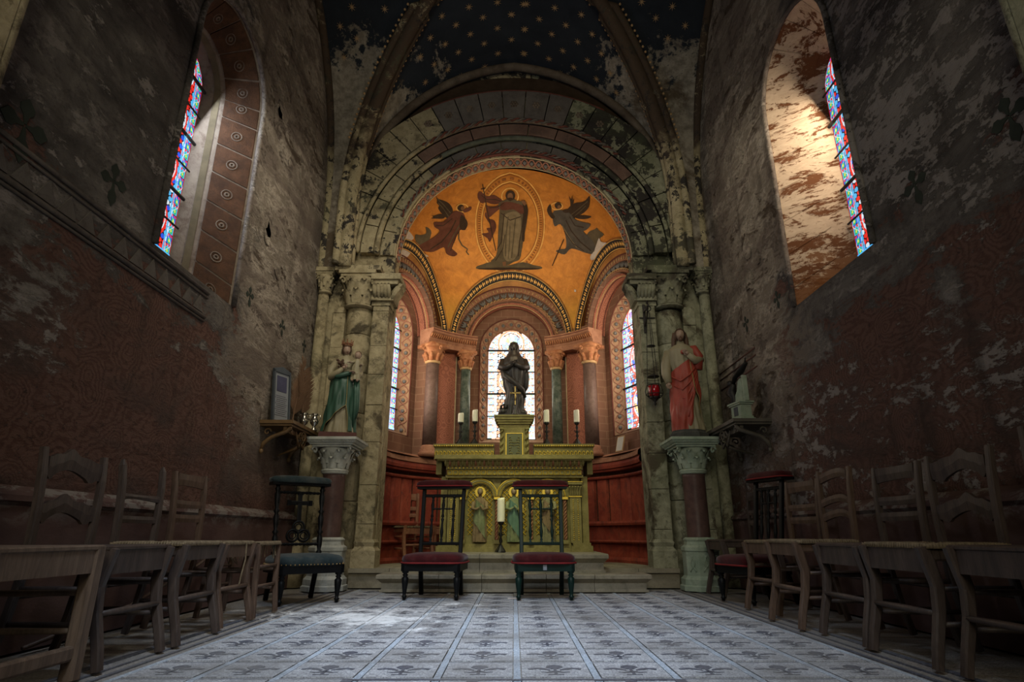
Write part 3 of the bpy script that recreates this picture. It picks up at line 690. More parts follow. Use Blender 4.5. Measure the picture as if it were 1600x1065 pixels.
# small cross in the dark tympanum over the crown
g = G(); g.bbox(-.012, .012, 6.38, 6.392, 6.02, 6.28); g.bbox(-.13, .13, 6.38, 6.392, 6.14, 6.165)
for j in range(20):
    b = 2*PI*j/20; g.box((.07*cos(b), 6.388, 6.152+.07*sin(b)), (.02, .008, .012))
g.build('painted_cross', 'mur_olive', wb_)
P = [(-1.15*(1-2*i/20), 6.385, 5.955+.0) for i in range(21)]
ringseg(2.33, 2.5, 6.375, 6.42, .9, PI-.9, 20, outf=lambda a: min(2.62, max(2.34, wa_r(a) if wa_r(a) < 2.3 else 2.62))).build('dark_tympanum', 'mur_dark', wb_)
# ashlar blocks, shafts, capitals, jambs on each side
def leafcap(T, c, r, h, w, mat, nl=8, rot=0, name='capital'):
    """bell with two rows of curling leaves and a square abacus"""
    k = empty_part(name, T); cx, cy, z = c
    G().lathe((cx, cy, z), [(r*1.12, 0), (r*1.22, .012), (r*1.12, .028), (r, .03), (r*1.05, h*.35), (r*1.25, h*.65), (r*1.6, h*.84)], 20).build('bell', mat, k, True)
    g = G()
    for row, (zz, hh, rr, of) in enumerate(((z+.03, h*.42, r*1.04, 0), (z+h*.3, h*.48, r*1.14, PI/nl))):
        for j in range(nl):
            a = 2*PI*j/nl+of+rot; d = Vector((cos(a), sin(a), 0)); t = Vector((-sin(a), cos(a), 0)); B = Vector((cx, cy, zz)); rows = []
            for s, out, wd in ((0, 0, .8), (.35, .12, 1), (.7, .35, .85), (.95, .75, .55), (.9, 1.0, .3), (.78, 1.0, .12)):
                c_ = B+d*(rr*(1+.05)+out*r*.55)+Vector((0, 0, s*hh)); wdd = r*.42*wd
                rows.append([c_-t*wdd-d*.006, c_-t*wdd*.5+d*.004, c_+d*.010, c_+t*wdd*.5+d*.004, c_+t*wdd-d*.006])
            g.grid(rows)
    g.build('acanthus_leaves', mat, k, True)
    g = G()
    for j in range(4):
        a = PI/4+PI/2*j; d = Vector((cos(a), sin(a), 0)); P = []
        for s in range(14):
            b = s*.5; rr = r*.34*(1-s/16); P.append(Vector((cx, cy, z+h*.74))+d*(w*.56+rr*cos(b)*.8)+Vector((0, 0, rr*sin(b))))
        G().tube(P, r*.09, 6).build('corner_volute', mat, k, True)
    g = G(); g.box((cx, cy, z+h*.9), (w*.9, w*.9, h*.09)); g.box((cx, cy, z+h*.985), (w, w, h*.11)); g.build('abacus', mat, k)
    return k
def empty_part(name, T):
    o = bpy.data.objects.new(name, None); COL.objects.link(o); o.parent = T; return o
for sx in (-1, 1):
    mt = 'sL' if sx < 0 else 'sR'
    # corner colonette
    G().lathe((sx*2.19, 6.3, 0), [(.09, 0), (.09, .25), (.06, .3), (.06, 3.12)], 14).build('corner_shaft', mt, wb_, True)
    k = leafcap(wb_, (sx*2.17, 6.28, 3.12), .062, .24, .2, mt, 6)
    G().bbox(min(sx*2.06, sx*2.28), max(sx*2.06, sx*2.28), 6.18, 6.42, 3.36, 3.42).build('abacus', mt, wb_)
    # big engaged shaft behind the statue
    z = .35
    G().lathe((sx*1.78, 6.41, 0), [(.16, .0), (.16, .25), (.145, .3), (.15, .34), (.13, .38)], 18).build('shaft_base', mt, wb_, True)
    while z < 2.9:
        h = min(rnd.uniform(.38, .5), 2.95-z); G().lathe((sx*1.78, 6.40, z+.003), [(.136, 0), (.141, .006), (.141, h-.012), (.136, h-.006)], 18).build('shaft_drum', mt, wb_, True); z += h
    leafcap(wb_, (sx*1.78, 6.34, 2.95), .14, .4, .42, mt, 8)
    G().bbox(min(sx*1.52, sx*2.04), max(sx*1.52, sx*2.04), 6.14, 6.42, 3.36, 3.42).build('abacus', mt, wb_)
    # ashlar jamb pilaster
    z = .18
    while z < 2.95:
        h = min(rnd.uniform(.32, .46), 2.98-z)
        G().bbox(min(sx*1.425, sx*1.60), max(sx*1.425, sx*1.60), 6.27+rnd.uniform(-.004, .004), 6.42, z+.004, z+h-.002).build('jamb_stone', mt, wb_)
        G().bbox(min(sx*1.93, sx*2.07), max(sx*1.93, sx*2.07), 6.33+rnd.uniform(-.004, .004), 6.42, z+.004, z+h-.002).build('jamb_stone', mt, wb_); z += h
    g = G(); g.lathe((sx*1.5, 6.34, .18), [(.17, 0), (.17, .16), (.13, .2), (.15, .24), (.12, .27)], 4, ph=PI/4); g.build('jamb_base', mt, wb_)
    g = G()
    for w, z0, z1 in ((.0, 2.97, 3.02), (.04, 3.02, 3.08), (.09, 3.2, 3.25), (.12, 3.25, 3.32)):
        g.bbox(min(sx*(1.41-w), sx*1.62), max(sx*(1.41-w), sx*1.62), 6.26-w, 6.5, z0, z1)
    g.build('jamb_capital', mt, wb_)
    g = G()
    for j in range(7):
        a = j/6*PI/2
        for s in range(2):
            x = 1.38-.05*s; 
            P = [(sx*(1.40-.01), 6.24+j*.03, 3.03+s*.08), (sx*(1.36-.03*s), 6.22+j*.03, 3.10+s*.07), (sx*(1.30-.02*s), 6.20+j*.03, 3.17+s*.05), (sx*1.32, 6.2+j*.03, 3.14+s*.05)]
            g.tube(P, [.022, .028, .02, .008], 6)
    for j in range(5):
        P = [(sx*(1.42+j*.04), 6.25, 3.03), (sx*(1.42+j*.04), 6.20, 3.12), (sx*(1.42+j*.04), 6.14, 3.19), (sx*(1.42+j*.04), 6.16, 3.15)]; g.tube(P, [.02, .026, .018, .008], 6)
    g.build('capital_leaves', mt, wb_, True)
    # stones beside the arch rings up to the ribs
    z = 3.43
    while z < 4.9:
        h = rnd.uniform(.3, .45); w = .09 if z > 4.2 else .12
        G().bbox(min(sx*1.98, sx*2.2), max(sx*1.98, sx*2.2), 6.30+rnd.uniform(-.005, .005), 6.42, z+.004, z+h-.003).build('ashlar_block', mt, wb_); z += h
# ================================================================== APSE
apse = empty('wall_apse', kind='structure')
ZC = 3.13; PHI = [R(-68), 0, R(68)]
def bl(phi, u, d, z): return Vector(bayloc(phi, u, d, z))
def domepos(a, z, r=AR):
    """a = azimuth (0 = straight ahead); vertical cylinder below 3.45, quarter sphere above"""
    rr = r if z <= 3.45 else sqrt(max(0, r*r-(z-3.45)**2))
    return Vector((AX+rr*sin(a), AY+rr*cos(a), z))
def inbay(p):
    for ph in PHI:
        n = Vector((sin(ph), cos(ph))); t = Vector((cos(ph), -sin(ph))); q_ = Vector((p.x-AX, p.y-AY))
        u, d = q_.dot(t), q_.dot(n)
        if d > 0 and (u/.845)**2+(max(0, p.z-ZC)/1.045)**2 < 1: return True
    return False
g = G(); NA = 200; ang = [-PI/2+PI*i/NA for i in range(NA+1)]
els = [ZC+(3.45-ZC)*i/12 for i in range(12)]; rows = [[domepos(a, z) for a in ang] for z in els]
NE = 66
for i in range(NE+1):
    e = PI/2*i/NE; rows.append([Vector((AX+AR*cos(e)*sin(a), AY+AR*cos(e)*cos(a), 3.45+AR*sin(e))) for a in ang])
for i in range(len(rows)-1):
    for k in range(NA):
        c = (rows[i][k]+rows[i+1][k+1])/2
        if not inbay(c):
            g.add([rows[i][k], rows[i][k+1], rows[i+1][k+1], rows[i+1][k]], [(0, 1, 2, 3)])
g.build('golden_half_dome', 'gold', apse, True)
# outer shell against light leaks
g = G(); g.grid([[Vector((AX+2.3*sin(a), AY+2.3*cos(a), z)) for a in ang[::5]] for z in (0, 6.2)]); g.build('outer_leaf', 'embr', apse)
g = G(); g.bbox(-2.6, 2.6, AY+.02, 9.2, 6.1, 6.2); g.build('outer_roof', 'embr', apse)
# cylinder wall, lower part, all round; upper part only between the bays
g = G()
g.grid([[domepos(a, z) for a in ang] for z in (0, 1.42)])
A0, A1 = math.asin(.62/AR), R(68)-math.asin(.62/AR)
for s in (-1, 1):
    g.grid([[domepos(s*(A0+(A1-A0)*k/8), z) for k in range(9)] for z in (1.42, 3.3)])
g.build('drum_wall', 'brick', apse)
for s in (-1, 1):      # pink stencilled panel between the columns
    g = G(); a0, a1 = R(29.5), R(40)
    for e in (0,): g.grid([[domepos(s*(a0+(a1-a0)*k/4), z, r) for k in range(5)] for z, r in ((1.5, AR), (1.5, AR-.025), (2.93, AR-.025), (2.93, AR))])
    g.build('stencilled_panel', 'damask', apse)
    for aa in (a0, a1): G().tube([domepos(s*aa, 1.5, AR-.03), domepos(s*aa, 2.2, AR-.03), domepos(s*aa, 2.93, AR-.03)], .008, 6).build('panel_edge', 'creamp', apse)
for bi, ph in enumerate(PHI):
    B = empty_part('window_bay', apse)
    hw, wz0, wzs = (.35, 1.78, 3.08) if bi == 1 else (.36, 1.78, 3.05)
    DW = 1.66
    # recessed wall with window hole
    O = outline(0, .62, 1.42, ZC, 24, 6); 
    I = outline(0, hw+.11, wz0-.06, wzs+.02, 24, 6)
    g = G(); g.grid([[bl(ph, u, 1.40, z) for u, z in O], [bl(ph, u, DW, z) for u, z in O], [bl(ph, u, DW, z) for u, z in I]])
    g.add([bl(ph, *q_) for q_ in ((-.62, 1.40, 1.42), (.62, 1.40, 1.42), (.62, DW, 1.42), (-.62, DW, 1.42))], [(0, 1, 2, 3)])
    g.add([bl(ph, O[0][0], DW, O[0][1]), bl(ph, O[-1][0], DW, O[-1][1]), bl(ph, I[-1][0], DW, I[-1][1]), bl(ph, I[0][0], DW, I[0][1])], [(0, 1, 2, 3)])
    g.build('recess_wall', 'brick', B)
    # splay with scrollwork
    Gl = outline(0, hw, wz0, wzs, 24, 6)
    g = G(); g.grid([[bl(ph, u, DW-.005, z) for u, z in I], [bl(ph, u, DW+.13, z) for u, z in Gl]])
    g.add([bl(ph, I[0][0], DW-.005, I[0][1]), bl(ph, I[-1][0], DW-.005, I[-1][1]), bl(ph, Gl[-1][0], DW+.13, Gl[-1][1]), bl(ph, Gl[0][0], DW+.13, Gl[0][1])], [(0, 1, 2, 3)])
    g.build('window_splay', 'splay', B)
    G().tube([bl(ph, u, DW-.01, z) for u, z in I], .010, 6).build('splay_edge', 'red_line', B)
    G().tube([bl(ph, u*1.0, DW+.12, z) for u, z in Gl], .009, 6).build('splay_inner_edge', 'pinkstone', B)
    n = len(I); gs = G(); gd = G(); P = []; P2 = []
    pts = []
    for i in range(n-1):
        for k in range(6): 
            f = k/6; pts.append((bl(ph, I[i][0]+(I[i+1][0]-I[i][0])*f, DW-.012, I[i][1]+(I[i+1][1]-I[i][1])*f), bl(ph, Gl[i][0]+(Gl[i+1][0]-Gl[i][0])*f, DW+.115, Gl[i][1]+(Gl[i+1][1]-Gl[i][1])*f)))
    L = 0; prev = pts[0][0]
    for a, b in pts:
        L += (a-prev).length; prev = a; w = sin(L*2*PI/.27)
        P.append(a.lerp(b, .5+.36*w)); P2.append(a.lerp(b, .5-.36*w))
    gs.tube(P, .0075, 5); gs.tube(P2, .0075, 5); gs.build('scroll_border', 'scroll', B, True)
    L = 0; prev = pts[0][0]; nx = .07
    for a, b in pts:
        L += (a-prev).length; prev = a
        if L > nx: gd.ball(a.lerp(b, .5), .026, 7, 5); nx += .135
    gd.build('border_medallions', 'leafgrey', B, True)
    # glass
    GT = empty('window_%d' % (3+bi), kind='structure')
    glass(GT, hw, wz0, wzs, (lambda u, d, z, ph=ph: bl(ph, u, DW+.13-d, z)), 'h' if bi == 1 else 'm', 5 if bi == 1 else 6, 1.15 if bi == 1 else .8, seed=20+bi)
    # arch rings (centre ZC, springing on the entablature)
    def rp(r, d, a, ez=1): return bl(ph, -r*cos(a), d, ZC+r*ez*sin(a))
    def ring(name, r0, r1, d0, d1, mat, n=40, smooth=False):
        g = G(); g.grid([[rp(r, d, PI*i/n) for i in range(n+1)] for r, d in ((r0, d1), (r0, d0), (r1, d0), (r1, d1))]); return g.build(name, mat, B, smooth)
    ring('inner_soffit_ring', .60, .665, 1.47, 1.68, 'damask'); [G().tube([rp(.597, dd_, PI*i/40) for i in range(41)], rr_, 6).build('soffit_line', mm_, B, True) for dd_, rr_, mm_ in ((1.50, .010, 'beige'), (1.535, .006, 'red_line'), (1.63, .008, 'red_line'))]; G().tube([rp(.655, 1.465, PI*i/40) for i in range(41)], .024, 8).build('arch_roll', 'pinkstone', B, True)
    g = G(); P = [rp(.68+.010*cos(i*1.1), 1.455+.010*sin(i*1.1), PI*i/220) for i in range(221)]; g.tube(P, .010, 5); g.build('cord_moulding', 'beige', B, True)
    ring('leaf_band', .69, .80, 1.50, 1.55, 'leafback'); g = G()
    for i in range(21):
        a = PI*(i+.5)/21; c = rp(.745, 1.492, a); rad = (rp(.8, 1.492, a)-c).normalized(); tn = (rp(.745, 1.492, a+.02)-c).normalized(); nm = bl(ph, 0, 1, 0)-bl(ph, 0, 0, 0)
        for s in (-1, 0, 1):
            g.tube([c-rad*.045+tn*s*.006, c+tn*s*.03-nm*.015, c+rad*.045+tn*s*.042-nm*.006], [.014, .017, .004], 6)
    g.build('leaf_relief', 'leafgrey', B, True)
    ring('bead_band', .80, .885, 1.49, 1.55, 'pinkstone'); g = G()
    for i in range(44):
        a = PI*(i+.5)/44; c0, c1 = rp(.815, 1.485, a), rp(.865, 1.485, a); g.tube([c0, c1], .010, 6)
    g.build('bead_row', 'beige', B, True)
    G().tube([rp(.885, 1.485, PI*i/40) for i in range(41)], .010, 6).build('fine_roll', 'red_line', B, True)
    # soffit out to the dome, then the chequered band lying on the dome
    def shell(u, z, off=0):
        zz = max(0, z-3.45); rr2 = AR*AR-zz*zz-u*u; d = sqrt(max(.02, rr2))
        v = Vector((u, d, zz)).normalized(); return bl(ph, u-v.x*off, d-v.y*off, z-v.z*off)
    g = G(); n = 48
    e = lambda a, b, t: (-a*cos(t), ZC+b*sin(t))
    g.grid([[rp(.89, 1.49, PI*i/n) for i in range(n+1)], [shell(*e(.80, .97, PI*i/n), .004) for i in range(n+1)]]); g.build('gold_soffit', 'goldsoff', B, True)
    g = G(); g.grid([[shell(*e(a, b, PI*i/n), o_) for i in range(n+1)] for a, b, o_ in ((.80, .97, .0), (.80, .97, .012), (.885, 1.105, .012), (.885, 1.105, 0))]); g.build('dark_band', 'blackp', B)
    g = G()
    for i in range(46):
        t0, t1 = PI*(i+.12)/46, PI*(i+.5)/46; t2 = PI*(i+.88)/46; A = lambda a, b, t: shell(*e(a, b, t), .0145)
        for lo, hi in ((.25, .5), (.5, .75)):
            am = .80+.085*(.5); bm = .97+.135*.5
            f = lambda w, t: A(.80+.085*w, .97+.135*w, t)
            g.add([f(.5, t0), f(.24 if lo < .5 else .76, (t0+t1)/2), f(.5, t1+.004), ], [(0, 1, 2)])
            g.add([f(.5, t1+.006), f(.3 if lo < .5 else .7, t2-.008), f(.5, t2)], [(0, 1, 2)])
    for w0, w1 in ((.03, .09), (.92, .97)):
        g.grid([[shell(*e(.80+.085*w, .97+.135*w, PI*i/n), .0145) for i in range(n+1)] for w in (w0, w1)])
    g.build('pale_lattice', 'mur_line', B)
    g = G(); g.grid([[shell(*e(.80+.085*w, .97+.135*w, PI*i/n), .008) for i in range(n+1)] for w in (1.05, 1.13)]); g.build('brown_outline', 'mur_brown', B)
# entablature and columns
for s in (-1, 1):
    E_ = empty_part('entablature', apse); aa = [s*(R(20.5)+(R(51)-R(20.5))*k/10) for k in range(11)]
    prof = [(1.6, 2.93), (1.42, 2.93), (1.42, 3.0), (1.40, 3.02), (1.40, 3.05), (1.36, 3.09), (1.34, 3.10), (1.34, 3.155), (1.6, 3.16)]
    g = G(); g.grid([[domepos(a, z, r) for a in aa] for r, z in prof])
    for a in (aa[0], aa[-1]): g.add([domepos(a, z, r) for r, z in prof], [tuple(range(len(prof)))])
    g.build('cornice_block', 'pinkstone', E_)
    g = G()
    for k in range(22):
        a = s*(R(21)+R(29.5)*k/21); g.tube([domepos(a, 3.035, 1.392), domepos(a, 3.085, 1.358)], .011, 6)
    g.build('cornice_beads', 'capital', E_, True)
    G().tube([domepos(a, 3.13, 1.338) for a in aa], .006, 6).build('cornice_line', 'red_line', E_)
    for a, rad, m in ((R(26), .072, 'shaft_green'), (R(47), .092, 'shaft_red')):
        K = empty_part('column', apse); c = domepos(s*a, 0, 1.44)
        G().lathe((c.x, c.y, 1.44), [(rad*1.5, 0), (rad*1.5, .05), (rad*1.25, .06), (rad*1.35, .085), (rad*1.1, .10), (rad*1.18, .125), (rad, .14)], 24).build('base', 'pinkstone', K, True)
        G().lathe((c.x, c.y, 1.58), [(rad, 0), (rad*.93, 1.10)], 24).build('shaft', m, K, True)
        G().lathe((c.x, c.y, 2.67), [(rad, 0), (rad*1.15, .01), (rad*1.15, .03), (rad, .035)], 24).build('gilt_ring', 'beige', K, True)
        # compact capital as one part with leaves and corner scrolls
        g = G(); g.lathe((c.x, c.y, 2.69), [(rad*.98, 0), (rad*1.05, .09), (rad*1.4, .18), (rad*1.6, .2)], 20)
        for j in range(8):
            b = 2*PI*j/8; d = Vector((cos(b), sin(b), 0)); B0 = Vector((c.x, c.y, 2.70))
            g.tube([B0+d*rad*1.02, B0+d*rad*1.15+Vector((0, 0, .06)), B0+d*rad*1.5+Vector((0, 0, .10)), B0+d*rad*1.6+Vector((0, 0, .085))], [.024, .026, .02, .008], 6)
            if j % 2: 
                P = []
                for q2 in range(12):
                    th = q2*.5; rr = rad*.42*(1-q2/14); P.append(B0+d*(rad*1.75+rr*cos(th)*.8)+Vector((0, 0, .165+rr*sin(th))))
                g.tube(P, .012, 6)
        g.box((c.x, c.y, 2.908), (rad*3.3, rad*3.3, .045), -s*a); g.build('capital', 'capital', K, True)
# moulding course that carries on round the bays
for s in (-1, 1):
    G().tube([bl(0, s*u, 1.655, 3.0) for u in (.60, .53, .46)], .012, 6).build('thin_red_course', 'red_line', apse)
# ledge over the wainscot and the wainscot itself
g = G(); pf = [(1.6, 1.46), (1.52, 1.46), (1.43, 1.40), (1.42, 1.35), (1.48, 1.33), (1.6, 1.33)]; g.grid([[domepos(a, z, r) for a in ang[::4]] for r, z in pf]); g.build('ledge', 'pinkstone', apse)
P = [(1.55, .18), (1.545, .3), (1.53, .31), (1.53, .34)]
WS = empty_part('wainscot', apse)
for z0, z1, r0 in ((1.27, 1.34, 1.44), (1.24, 1.275, 1.47), (1.16, 1.19, 1.50), (.60, .65, 1.49), (.40, .43, 1.49), (.18, .24, 1.48)):
    g = G(); g.grid([[domepos(a, z, r) for a in ang[::4]] for r, z in ((1.6, z0), (r0, z0), (r0-.008, (z0+z1)/2), (r0, z1), (1.6, z1))]); g.build('rail', 'wains', WS)
NP = 24
for k in range(NP):
    a0, a1 = -PI/2+PI*k/NP+.006, -PI/2+PI*(k+1)/NP-.006; r = 1.535+rnd.uniform(-.006, .006)
    g = G(); fr = [a0, a0+.012, (a0+a1)/2, a1-.012, a1]; rr = [1.56, r, r, r, 1.56]
    g.grid([[domepos(a, z, q2) for a, q2 in zip(fr, rr)] for z in (.62, 1.18)]); g.build('board', 'wains', WS)
g = G(); g.grid([[domepos(a, z, 1.55) for a in ang[::4]] for z in (.18, .63)]); g.build('lower_panel', 'wains', WS)
# ---- figures painted on the gold half dome
MU = empty('dome_mural', (0, 0, 0)); MU.parent = apse
def ondome(zx, zy, off):
    px, py = 580+zx*.2817, 220+zy*.2817; d = ray(px, py).normalized(); o = C0-Vector((AX, AY, 3.45)); b = o.dot(d); c = o.length_squared-(AR-off)**2
    return C0+d*(-b+sqrt(b*b-c))
def smooth(pts, closed=True, m=3):
    n = len(pts); Q = []
    if n < 5: return pts
    for i in range(n if closed else n-1):
        p0, p1, p2, p3 = [pts[(i+j) % n] if closed else pts[max(0, min(n-1, i+j))] for j in (-1, 0, 1, 2)]
        for k in range(m):
            t = k/m; Q.append(tuple(.5*(2*b+(c-a)*t+(2*a-5*b+4*c-d)*t*t+(3*b-a-3*c+d)*t**3) for a, b, c, d in zip(p0, p1, p2, p3)))
    if not closed: Q.append(pts[-1])
    return Q
def poly(g, pts, lay):
    import mathutils
    pts = smooth(pts)
    # densify, then fan into a thin patch hugging the dome
    Q = []
    for i in range(len(pts)):
        a, b = pts[i], pts[(i+1) % len(pts)]; m = max(1, int(math.dist(a, b)/22))
        Q += [(a[0]+(b[0]-a[0])*k/m, a[1]+(b[1]-a[1])*k/m) for k in range(m)]
    tri = mathutils.geometry.tessellate_polygon([[Vector((x, y, 0)) for x, y in Q]])
    off = .004+.0025*lay; V2 = []; F2 = []; idx = {}
    def vid(p):
        k = (round(p[0], 2), round(p[1], 2))
        if k not in idx: idx[k] = len(V2); V2.append(ondome(p[0], p[1], off))
        return idx[k]
    def sp_(a, b, c, lv):
        if lv == 0 or max(math.dist(a, b), math.dist(b, c), math.dist(c, a)) < 24: F2.append((vid(a), vid(b), vid(c))); return
        ab, bc, ca = [((p[0]+q2[0])/2, (p[1]+q2[1])/2) for p, q2 in ((a, b), (b, c), (c, a))]
        for t in ((a, ab, ca), (ab, b, bc), (ca, bc, c), (ab, bc, ca)): sp_(*t, lv-1)
    for t in tri: sp_(Q[t[0]], Q[t[1]], Q[t[2]], 4)
    g.add(V2, F2)
def stroke(g, pts, w, lay, closed=False):
    Q = []
    for i in range(len(pts)-(0 if closed else 1)):
        a, b = pts[i], pts[(i+1) % len(pts)]; m = max(1, int(math.dist(a, b)/15)); Q += [(a[0]+(b[0]-a[0])*k/m, a[1]+(b[1]-a[1])*k/m) for k in range(m)]
    Q.append(pts[0] if closed else pts[-1]); rows = [[], []]
    for i, (x, y) in enumerate(Q):
        a, b = Q[max(0, i-1)], Q[min(len(Q)-1, i+1)]; dx, dy = b[0]-a[0], b[1]-a[1]; l = math.hypot(dx, dy) or 1
        rows[0].append(ondome(x-dy/l*w/2, y+dx/l*w/2, .004+.0025*lay)); rows[1].append(ondome(x+dy/l*w/2, y-dx/l*w/2, .004+.0025*lay))
    g.grid(rows)
def ell(cx, cy, a, b, n=24, pt=0): return [(cx+a*cos(2*PI*k/n), cy+b*sin(2*PI*k/n)) for k in range(n)]
def mand(k):   # pointed almond
    P = []
    for i in range(41):
        t = -1+2*i/40; w = 190*k*(1-abs(t)**2.3)**.62; P.append((770+w, 462+285*k*t))
    P2 = [(1540-x, y) for x, y in P[::-1]]
    return P+P2[1:-1]
mm = empty_part('mandorla', MU)
for k, w, m, nm in ((1.0, 5, 'mur_line', 'outer_line'), (.96, 3, 'mur_brown', 'brown_line'), (.83, 5, 'mur_line', 'inner_line'), (.80, 3, 'mur_brown', 'brown_line'), (.90, 8, 'mur_brown', 'lettered_band')):
    g = G()
    if nm == 'lettered_band':
        Mn = mand(k)
        for i in range(0, len(Mn), 1):
            a, b = Mn[i], Mn[(i+1) % len(Mn)]
            stroke(g, [a, ((a[0]+b[0])/2, (a[1]+b[1])/2)], 13, .4)
    else: stroke(g, mand(k), w, .5, True)
    g.build(nm, m, mm)
def fig(name, items):
    o = empty_part(name, MU)
    for nm, m, lay, kind, pts, *w in items:
        g = G()
        if kind == 'p': poly(g, pts, lay)
        else: stroke(g, pts, w[0], lay)
        g.build(nm, m, o)
fig('central_figure', [
 ('cloud', 'mur_olive', 1, 'p', [(585,697),(620,684),(660,672),(700,680),(760,690),(840,672),(900,688),(945,699),(930,712),(780,717),(600,712)]),
 ('hem_fold', 'mur_dark', 3.6, 's', [(700,600),(722,560),(730,480),(738,400)], 5), ('hem_fold', 'mur_dark', 3.6, 's', [(690,664),(730,600),(742,520)], 4), ('hem_fold', 'mur_dark', 3.6, 's', [(815,640),(822,560),(838,470),(846,400)], 5), ('sleeve_fold', 'mur_dark', 3.6, 's', [(735,345),(700,368),(655,372)], 4), ('banner_fold', 'mur_dark', 1.6, 's', [(610,300),(640,325),(690,325),(720,335)], 4),
 ('cloud_shade', 'mur_dark', 1.5, 'p', [(600,706),(760,702),(930,706),(900,713),(780,718),(620,713)]),
 ('banner', 'mur_red', 1, 'p', [(590,312),(592,290),(604,280),(622,292),(640,308),(680,300),(718,322),(740,336),(715,345),(690,352),(660,348),(640,340),(612,345),(598,330)]),
 ('banner_tail', 'mur_red', 1, 'p', [(637,395),(652,430),(684,442),(694,480),(676,525),(658,560),(644,540),(612,515),(650,508),(640,485),(664,478),(644,440),(630,415)]),
 ('raised_arm', 'mur_red', 2, 'p', [(738,335),(692,362),(650,362),(636,352),(640,392),(652,425),(690,395),(716,372)]),
 ('staff', 'mur_dark', 2.2, 's', [(618,240),(640,370),(672,520),(692,610)], 5), ('staff_cross', 'mur_dark', 2.2, 's', [(608,268),(634,262)], 5),
 ('robe', 'mur_olive', 2.5, 'p', [(738,330),(706,348),(712,385),(708,450),(704,520),(700,600),(690,640),(662,672),(700,684),(752,690),(790,672),(824,655),(836,600),(846,540),(860,470),(868,400),(856,355),(838,338),(806,330),(790,322),(755,322)]),
 ('robe_light', 'mur_light', 3, 'p', [(735,430),(770,395),(822,400),(832,470),(826,560),(806,640),(770,668),(738,650),(728,560)]),
 ('robe_fold', 'mur_olive', 3.4, 's', [(760,420),(748,520),(745,640)], 7), ('robe_fold', 'mur_olive', 3.4, 's', [(800,430),(790,540),(778,650)], 7), ('robe_fold', 'mur_dark', 3.4, 's', [(720,400),(770,440),(830,420)], 5), ('robe_fold', 'mur_olive', 3.4, 's', [(770,470),(768,560),(760,655)], 5),
 ('shoulder_mantle', 'mur_red', 3, 'p', [(722,345),(760,338),(800,345),(840,360),(858,395),(830,405),(790,380),(745,385),(715,378)]),
 ('falling_drape', 'mur_dark', 3.2, 'p', [(838,338),(862,352),(870,395),(862,445),(852,500),(850,555),(836,548),(840,470),(848,400)]),
 ('raised_hand', 'mur_skin', 3.5, 'p', [(836,340),(832,330),(842,332),(850,330),(860,346),(850,360)]),
 ('halo', 'mur_line', 1, 's', ell(770,308,46,46)+[(816,308)], 6), ('hair', 'mur_dark', 3.5, 'p', ell(772,303,27,28)), ('face', 'mur_skin', 4, 'p', ell(771,308,15,20)), ('beard', 'mur_dark', 4.2, 'p', [(760,316),(782,316),(778,330),(770,334),(764,330)]),
 ('foot', 'mur_skin', 3.5, 'p', [(728,672),(746,668),(748,692),(732,694)])])
fig('left_angel', [
 ('wing', 'mur_dark', 1, 'p', [(358,303),(372,322),(398,330),(430,345),(450,372),(452,395),(440,432),(418,428),(402,412),(384,395),(372,372),(378,360),(364,345),(366,328)]),
 ('lower_wing', 'mur_dark', 1, 'p', [(328,410),(345,415),(385,405),(412,412),(402,430),(370,432),(332,430),(345,422)]),
 ('drape_tail', 'mur_olive', 1, 'p', [(288,612),(258,590),(246,555),(246,520),(275,522),(305,512),(302,478),(322,486),(334,510),(322,560),(330,600)]),
 ('robe', 'mur_red', 2, 'p', [(480,388),(512,402),(526,440),(532,462),(518,494),(490,494),(478,520),(462,562),(446,590),(458,606),(478,626),(462,640),(436,636),(415,622),(402,590),(345,615),(290,610),(262,585),(300,560),(350,532),(380,498),(352,478),(350,450),(400,448),(440,410),(458,392)]),
 ('robe_fold', 'mur_dark', 2.5, 's', [(470,440),(440,500),(390,560),(330,600)], 6), ('robe_fold', 'mur_olive', 2.5, 's', [(500,450),(460,520),(425,590)], 6),
 ('feather', 'mur_olive', 1.4, 's', [(366,320),(400,352),(440,400)], 4), ('feather', 'mur_olive', 1.4, 's', [(372,345),(400,375),(430,420)], 4), ('robe_fold', 'mur_dark', 2.7, 's', [(500,480),(470,530),(440,610)], 4), ('robe_fold', 'mur_dark', 2.7, 's', [(360,470),(400,470),(450,430)], 4),
 ('arm', 'mur_dark', 2.6, 'p', [(500,410),(530,440),(535,465),(520,495),(495,485),(490,460)]),
 ('trumpet', 'mur_red', 2.6, 'p', [(510,386),(540,368),(557,366),(552,384),(520,398)]),
 ('scroll', 'mur_olive', 2, 's', [(486,500),(486,545),(505,580),(535,600),(528,615),(542,632)], 7),
 ('halo', 'mur_line', 1.5, 's', ell(505,372,32,22,18)+[(537,372)], 5), ('head', 'mur_dark', 3, 'p', ell(498,372,18,19,14)), ('face', 'mur_skin', 3.4, 'p', ell(506,374,9,12,12))])
